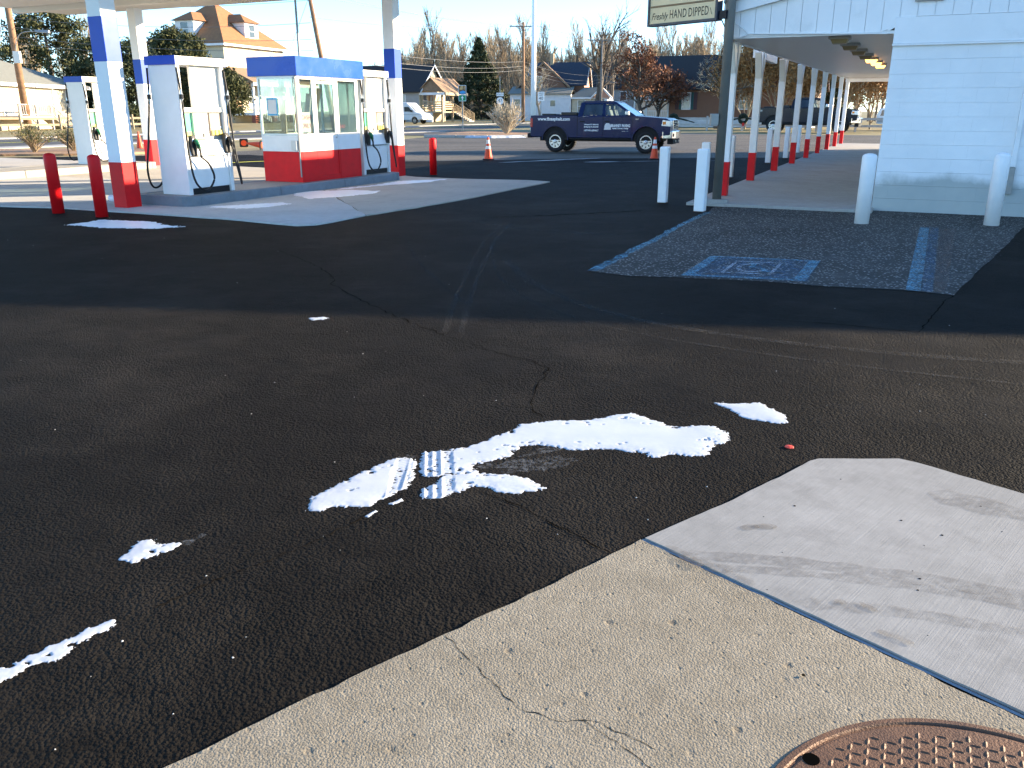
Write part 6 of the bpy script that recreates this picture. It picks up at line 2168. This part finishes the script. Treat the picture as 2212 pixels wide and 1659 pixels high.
# ------------------------------------------------------------------ trees
def grow(rg, H, r0, up=.55, spread=.6, levels=4, kids=(7, 5, 5, 4), trunk_frac=.35, wig=.12, first=.25, lens=(.55, .5, .45, .4), rmin=.007):
    """branching skeleton; returns MB for limbs, MB for twigs, list of tip points"""
    limb, twig, tips = MB(), MB(), []

    def go(p, d, L, r, lv):
        n = 5 if lv == 0 else (4 if lv == 1 else 3)
        pts, rad = [p], [r]
        q = p.copy()
        for k in range(n):
            d = (d + Vector((rg.gauss(0, wig), rg.gauss(0, wig), rg.gauss(0, wig) + (.04 if lv else 0) * up)).normalized() * wig * 1.2).normalized()
            q = q + d * (L / n)
            pts.append(q.copy())
            rad.append(max(r * (1 - .72 * (k + 1) / n), rmin * .6) if lv else r * (1 - .6 * (k + 1) / n))
        if lv >= levels - 1:
            twig.tube(pts, rad, 3, False)
        else:
            limb.tube(pts, rad, 7 if lv == 0 else (5 if lv == 1 else 4), lv == 0)
        if lv == levels - 1:
            tips.append((pts[-1], d))
            tips.append((pts[len(pts) // 2], d))
            return
        m = kids[lv]
        for k in range(m):
            f = first + (1 - first) * (k + rg.random()) / m if lv == 0 else .2 + .8 * (k + rg.random()) / m
            i = min(int(f * n), n - 1)
            b = pts[i].lerp(pts[i + 1], f * n - i)
            az = rg.uniform(0, 2 * PI)
            side = Vector((math.cos(az), math.sin(az), 0))
            side = (side - d * side.dot(d)).normalized()
            tilt = rg.uniform(.6, 1.2) * spread
            dd = (d * math.cos(tilt) + side * math.sin(tilt) + Vector((0, 0, up * .35))).normalized()
            go(b, dd, L * lens[lv] * rg.uniform(.75, 1.2) * (1.15 - .45 * f), max(rad[i] * .62, rmin), lv + 1)
    go(Vector((0, 0, 0)), Vector((rg.gauss(0, .04), rg.gauss(0, .04), 1)).normalized(), H * .8, r0, 0)
    return limb, twig, tips


def leaves(name, centers, size, rng, m, parent, jit=.0, flat=.0):
    """many small leaf faces round given points"""
    C = np.asarray(centers, float)
    n = len(C)
    C = C + rng.normal(0, jit, (n, 3))
    a = rng.normal(0, 1, (n, 3))
    a[:, 2] *= (1 - flat)
    a /= np.linalg.norm(a, axis=1)[:, None] + 1e-9
    b = rng.normal(0, 1, (n, 3))
    b -= a * (a * b).sum(1)[:, None]
    b /= np.linalg.norm(b, axis=1)[:, None] + 1e-9
    s = size * rng.uniform(.6, 1.4, (n, 1))
    V_ = np.stack([C - a * s, C + b * s * .45, C + a * s, C - b * s * .45], 1).reshape(-1, 3)
    F = np.arange(4 * n).reshape(n, 4)
    o = link(name, raw_mesh(name, V_, F), m, parent)
    return o


def place(src, loc, rz, sc, label, group=None):
    c = copy_tree(src)
    c.location = loc
    c.rotation_euler = (0, 0, rz)
    c.scale = (sc, sc, sc * random.uniform(.92, 1.1))
    c['label'] = label
    if group:
        c['group'] = group
    return c


def bare_tree(name, label, loc, rg, bark, twig_m, group=None, **kw):
    t = thing(name, label, 'tree', loc, rg.uniform(0, 6), group)
    limb, twig, tips = grow(rg, **kw)
    limb.build('trunk', bark, t)
    tag(twig.build('crown', twig_m, t), None, None, None, 'stuff')
    return t, tips


WG = 'bare trees of the wood behind the houses'
WL = 'tall slender bare tree in the wood behind the houses'
protos = []
for i in range(6):
    rg = random.Random(100 + i)
    t, _ = bare_tree('woodland_tree', WL, (0, 0, -50), rg, 'bark_grey' if i % 2 else 'bark_tan', 'bark_tan', WG,
                     H=15 + rg.uniform(-1.5, 1.5), r0=.19, up=1.1, spread=.42, levels=4, kids=(17, 8, 6, 3), first=.14, wig=.10, lens=(.42, .46, .5, .5), rmin=.030)
    protos.append(t)
spots = []
rg = random.Random(3)
for i in range(215):
    Y = rg.uniform(182, 255)
    a = rg.uniform(-.13, .27)
    spots.append((a * Y, Y))
for i in range(10):
    spots.append((rg.uniform(-.62, -.50) * 150, rg.uniform(140, 170)))
for i in range(16):
    Y = rg.uniform(110, 150)
    spots.append((rg.uniform(.30, .47) * Y, Y))
for i, (x, y) in enumerate(spots):
    sc = rg.uniform(.84, 1.14)
    q = x / y
    lab = ('bare tree in the far wood left of the cream bungalow roof' if q < -.4 else
           'bare tree in the wood over the dark-roofed house and its porch' if q < -.055 else
           'bare tree in the wood behind the spruce and the picture sign' if q < -.005 else
           'bare tree in the wood above the blue-roofed house' if q < .075 else
           'bare tree in the wood around the forked tree and grey pole' if q < .13 else
           'bare tree in the wood behind the brown house' if q < .29 else
           'bare tree in the wood seen past the porch posts')
    if i < 6:
        o = protos[i]
        o['label'] = lab
        o.location = (x, y, -.03)
        o.scale = (sc, sc, sc)
    else:
        place(protos[i % 6], (x, y, -.03), rg.uniform(0, 6.28), sc, lab, WG)

# undergrowth that closes the foot of the wood
rg = random.Random(21)
ug = MB()
for i in range(4200):
    Y = rg.uniform(175, 235)
    a = rg.uniform(-.15, .30)
    x, h = a * Y, rg.uniform(2.5, 10)
    p = Vector((x, Y, 0))
    pts = [p]
    d = Vector((rg.gauss(0, .25), rg.gauss(0, .25), 1))
    for k in range(3):
        d = d + Vector((rg.gauss(0, .18), rg.gauss(0, .18), 0))
        pts.append(pts[-1] + d * h / 3)
    ug.tube(pts, [.06, .045, .03, .015], 3, False)
    for k in range(3):
        b = pts[1 + k % 3]
        e = b + Vector((rg.gauss(0, 1.0), rg.gauss(0, .6), rg.uniform(.3, 1.6)))
        ug.tube([b, e], [.025, .012], 3, False)
tag(ug.build('undergrowth', 'bark_tan'), 'brushy undergrowth at the foot of the wood', 'undergrowth', None, 'stuff')

# trees that stand out singly
t, _ = bare_tree('forked_tree', 'tall dark bare tree with forked trunk behind the pickup', (13.6, 140.0, -.03), random.Random(31), 'bark_dark', 'bark_grey', None,
                 H=14.5, r0=.62, up=.45, spread=.68, levels=4, kids=(7, 6, 6, 5), first=.25, wig=.14, lens=(.66, .58, .5, .5), rmin=.02)
t, _ = bare_tree('bare_tree', 'leaning bare tree forking wide beside the grey pole', (15.6, 146.0, -.03), random.Random(44), 'bark_dark', 'bark_grey', None,
                 H=14, r0=.52, up=.5, spread=.7, levels=4, kids=(6, 6, 6, 4), first=.35, wig=.16, lens=(.66, .58, .5, .5), rmin=.02)
t.rotation_euler = (0, R(18), R(20))
t, _ = bare_tree('bare_tree', 'small pale bare tree before the white house addition', (4.2, 128.0, -.03), random.Random(5), 'bark_tan', 'twig_pale', None,
                 H=8.2, r0=.20, up=.6, spread=.85, levels=4, kids=(12, 7, 6, 4), first=.25, wig=.10, lens=(.6, .52, .5, .45), rmin=.014)
for i, (x, y, h, lb) in enumerate([(-25.5, 205, 15, 'pale tall bare tree over the left end of the dark-roofed house'), (-19.5, 205, 15.5, 'pale tall bare tree right of the canopy column, against the sky'), (-14.0, 190, 11.5, 'rounded pale bare tree left of the spruce'), (-30.5, 190, 11.5, 'hazy round bare tree above the booth roof')]):
    t, _ = bare_tree('bare_tree', lb, (x, y, -.03), random.Random(60 + i), 'bark_grey', 'bark_tan', None,
                     H=h, r0=.28, up=.7, spread=.6, levels=4, kids=(9, 7, 6, 4), first=.2, wig=.12, lens=(.55, .52, .5, .45), rmin=.022)
t, _ = bare_tree('bare_tree', 'distant pale bare tree over the brown house roof', (39, 170, -.03), random.Random(70), 'bark_grey', 'bark_tan', None,
                 H=16, r0=.26, up=.7, spread=.6, levels=4, kids=(8, 6, 6, 4), first=.3, wig=.12, lens=(.55, .52, .5, .45), rmin=.022)
t, tips = bare_tree('gnarled_tree', 'gnarled bare tree with pale twisting twigs before the brown house', (18.6, 79.5, -.03), random.Random(81), 'bark_dark', 'twig_pale', None,
                    H=6.8, r0=.30, up=.05, spread=1.15, levels=4, kids=(9, 6, 5, 4), first=.35, wig=.26, lens=(.62, .55, .55, .5))


def leafy(name, label, loc, seed, bark, leaf_m, H, r0, spread, up, kids, per_tip, lsize, jit, twig_m=None, group=None, first=.2, lens=(.6, .55, .5, .45), sc=(1, 1, 1)):
    rg_ = random.Random(seed)
    t_ = thing(name, label, 'tree', loc, rg_.uniform(0, 6), group)
    limb, twig, tips_ = grow(rg_, H, r0, up, spread, 4, kids, first=first, wig=.16, lens=lens)
    limb.build('trunk', bark, t_)
    tag(twig.build('twigs', twig_m or bark, t_), None, None, None, 'stuff')
    C = np.array([tuple(p) for p, d in tips_])
    C = np.repeat(C, per_tip, 0)
    tag(leaves('crown', C, lsize, np.random.default_rng(seed), leaf_m, t_, jit), None, None, None, 'stuff')
    t_.scale = sc
    return t_


leafy('oak_tree', 'tree with clinging dark brown leaves beside the brown house porch', (12.9, 86.0, -.03), 201, 'bark_dark', 'brown_leaf', 7.2, .24, .95, .25, (12, 7, 6, 4), 4, .14, .20, 'bark_grey')
leafy('oak_tree', 'smaller brown-leaved tree overlapping the brown house roof', (14.7, 89.0, -.03), 202, 'bark_dark', 'brown_leaf', 5.6, .16, .8, .3, (11, 6, 6, 4), 3, .14, .20, 'bark_grey')
for i, (x, y, h) in enumerate([(20.8, 78.0, 6.6), (23.0, 76.6, 7.0), (25.6, 76.0, 6.8), (28.4, 76.0, 7.0), (31.4, 76.5, 6.8)]):
    leafy('tall_shrub', ['tall tangle of rusty-leaved stems behind the sign pole', 'tall rusty-leaved shrub between the first porch posts', 'rusty-leaved thicket left of the navy pickup cab', 'rusty-leaved thicket above the navy pickup bed', 'thin rusty thicket above the navy pickup hood'][i],
          (x, y, -.03), 220 + i, 'bark_tan', 'rust_leaf', h, .10, .55, .6, (20, 9, 6, 4), 7, .12, .30, 'twig_pale', 'rusty thicket beyond the side street', .05, (.75, .5, .5, .45))


def evergreen(name, label, loc, H, rad, seed, leaf_m, shape, n_clump, per, lsize, csize, bare=0.08, lean=0):
    rg_ = np.random.default_rng(seed)
    t_ = thing(name, label, 'tree', loc, 0, None)
    MB().tube([(0, 0, 0), (lean * .5, 0, H * .5), (lean, 0, H * .93)], [rad * .07 + .05, rad * .05 + .03, .02], 8).build('trunk', 'bark_dark', t_)
    br = MB()
    C = []
    lob = rg_.uniform(0, 2 * PI, 5)
    for k in range(n_clump):
        f = bare + (1 - bare) * rg_.random() ** (1.15 if shape == 'cone' else .9)
        az = rg_.uniform(0, 2 * PI)
        if shape == 'cone':
            rr = rad * (1 - f) ** 1.0 * (1 + .16 * math.sin(az * 3 + lob[0]) + .10 * math.sin(f * 40 + lob[1]))
        else:
            e = math.sqrt(max(0, 1 - (2 * f - 1.0) ** 2)) if f > .35 else .95 * (f / .35) ** .4
            rr = rad * e * (1 + .36 * math.sin(az * 2 + lob[0] + f * 5) + .30 * math.sin(az * 5 + f * 11 + lob[2]))
        q = rr * rg_.uniform(.45, 1.05) ** .6
        c = np.array((q * math.cos(az) + lean * f, q * math.sin(az), f * H - (.06 * q if shape == 'cone' else 0)))
        if shape == 'cone' or k % 4 == 0:
            br.tube([(lean * f, 0, f * H * .97 + .1), tuple(c)], [.035, .01], 3, False)
        cs = csize * ((.30 + .85 * (1 - f)) if shape == 'cone' else 1)
        m_ = rg_.normal(0, 1, (per, 3)) * np.array((cs, cs, cs * (.42 if shape == 'cone' else .75)))
        C.append(c + m_)
    tag(br.build('branches', 'bark_dark', t_), None, None, None, 'stuff')
    tag(leaves('crown', np.concatenate(C), lsize, rg_, leaf_m, t_, 0), None, None, None, 'stuff')
    return t_


evergreen('spruce_tree', 'broad dark conical spruce between the picture sign and route marker', (-6.1, 165.0, -.03), 14.2, 6.4, 301, 'needle', 'cone', 520, 44, .24, .45, .02)
evergreen('cedar_tree', 'tall shaggy cedar behind the cream bungalow', (-50.3, 97.0, -.03), 12.6, 4.0, 302, 'cedar_leaf', 'blob', 150, 84, .19, .42)
evergreen('cedar_tree', 'dark cedar at the right end of the bungalow', (-44.4, 95.0, -.03), 8.8, 2.8, 303, 'cedar_leaf', 'blob', 120, 84, .18, .40)
evergreen('cedar_tree', 'dark evergreen between the two left canopy columns', (-36.6, 86.0, -.03), 7.6, 2.2, 304, 'needle', 'blob', 120, 84, .16, .36)
evergreen('cedar_tree', 'wide shaggy evergreen behind the front fuel pump', (-36.6, 96.0, -.03), 9.6, 2.9, 305, 'cedar_leaf', 'blob', 150, 84, .18, .40)
evergreen('cedar_tree', 'olive evergreen spilling over the left side of the orange-roofed house', (-32.4, 92.0, -.03), 8.6, 1.7, 306, 'cedar_leaf', 'blob', 140, 84, .17, .38, .08, -.6)
evergreen('cedar_tree', 'low branch of evergreen right of the front pump top', (-29.6, 92.0, -.03), 5.4, 1.3, 307, 'cedar_leaf', 'blob', 80, 84, .16, .34, .25)
evergreen('pine_tree', 'dark evergreen in the thicket behind the porch posts', (36.4, 100.0, -.03), 9.5, 2.2, 308, 'needle', 'blob', 110, 84, .2, .4)
evergreen('pine_tree', 'small dark evergreen glimpsed between the porch braces', (31.6, 100.0, -.03), 9.0, 1.3, 309, 'needle', 'blob', 110, 44, .2, .35, .3)


# ---- shrubs
def shrub(label, loc, h, w, seed, leafm, n_stem, n_leaf, lsize, low=.4, stem_m='bark_tan', name='shrub'):
    rg_ = random.Random(seed)
    t_ = thing(name, label, 'shrub', loc)
    st_ = MB()
    tips_ = []
    for k in range(n_stem):
        az, sp = rg_.uniform(0, 2 * PI), rg_.random() ** .6
        top = Vector((math.cos(az) * sp * w / 2, math.sin(az) * sp * w / 2, h * (1 - .35 * sp ** 2) * rg_.uniform(.8, 1.05)))
        mid = Vector((top.x * .35, top.y * .35, top.z * .45)) + Vector((rg_.gauss(0, .05), rg_.gauss(0, .05), 0)) * h
        pts = smooth_line([(top.x * .06, top.y * .06, 0), tuple(mid), tuple(top)], 3)
        st_.tube(pts, [.016 * h * (1 - .75 * i / len(pts)) + .002 for i in range(len(pts))], 4, False)
        for j in range(5):
            b = pts[rg_.randint(2, len(pts) - 2)]
            e = b + Vector((rg_.gauss(0, .12), rg_.gauss(0, .12), rg_.uniform(.08, .28))) * h
            st_.tube([b, e], [.006 * h + .001, .002 * h], 3, False)
            tips_ += [e, b.lerp(e, .6)]
        tips_ += [top, Vector(pts[-2])]
    st_.build('stems', stem_m, t_)
    if n_leaf:
        C = np.array([tuple(p) for p in tips_ if p.z > low * h])
        C = np.repeat(C, n_leaf, 0)
        tag(leaves('foliage', C, lsize, np.random.default_rng(seed), leafm, t_, h * .055), None, None, None, 'stuff')
    return t_


shrub('rounded green shrub on bare stems in the planting bed, leftmost', (-17.9, 32.4, .04), .92, 1.8, 401, 'shrub_leaf', 46, 5, .028, .42)
shrub('spreading green shrub in the planting bed behind the red bollards', (-16.9, 33.4, .04), .84, 1.6, 402, 'shrub_leaf', 40, 4, .028, .40)
shrub('bare fan-shaped bush with pale stems on the corner mulch bed', (-.35, 59.3, .04), 2.2, 3.0, 403, None, 75, 0, 0, stem_m='twig_pale', name='bush')
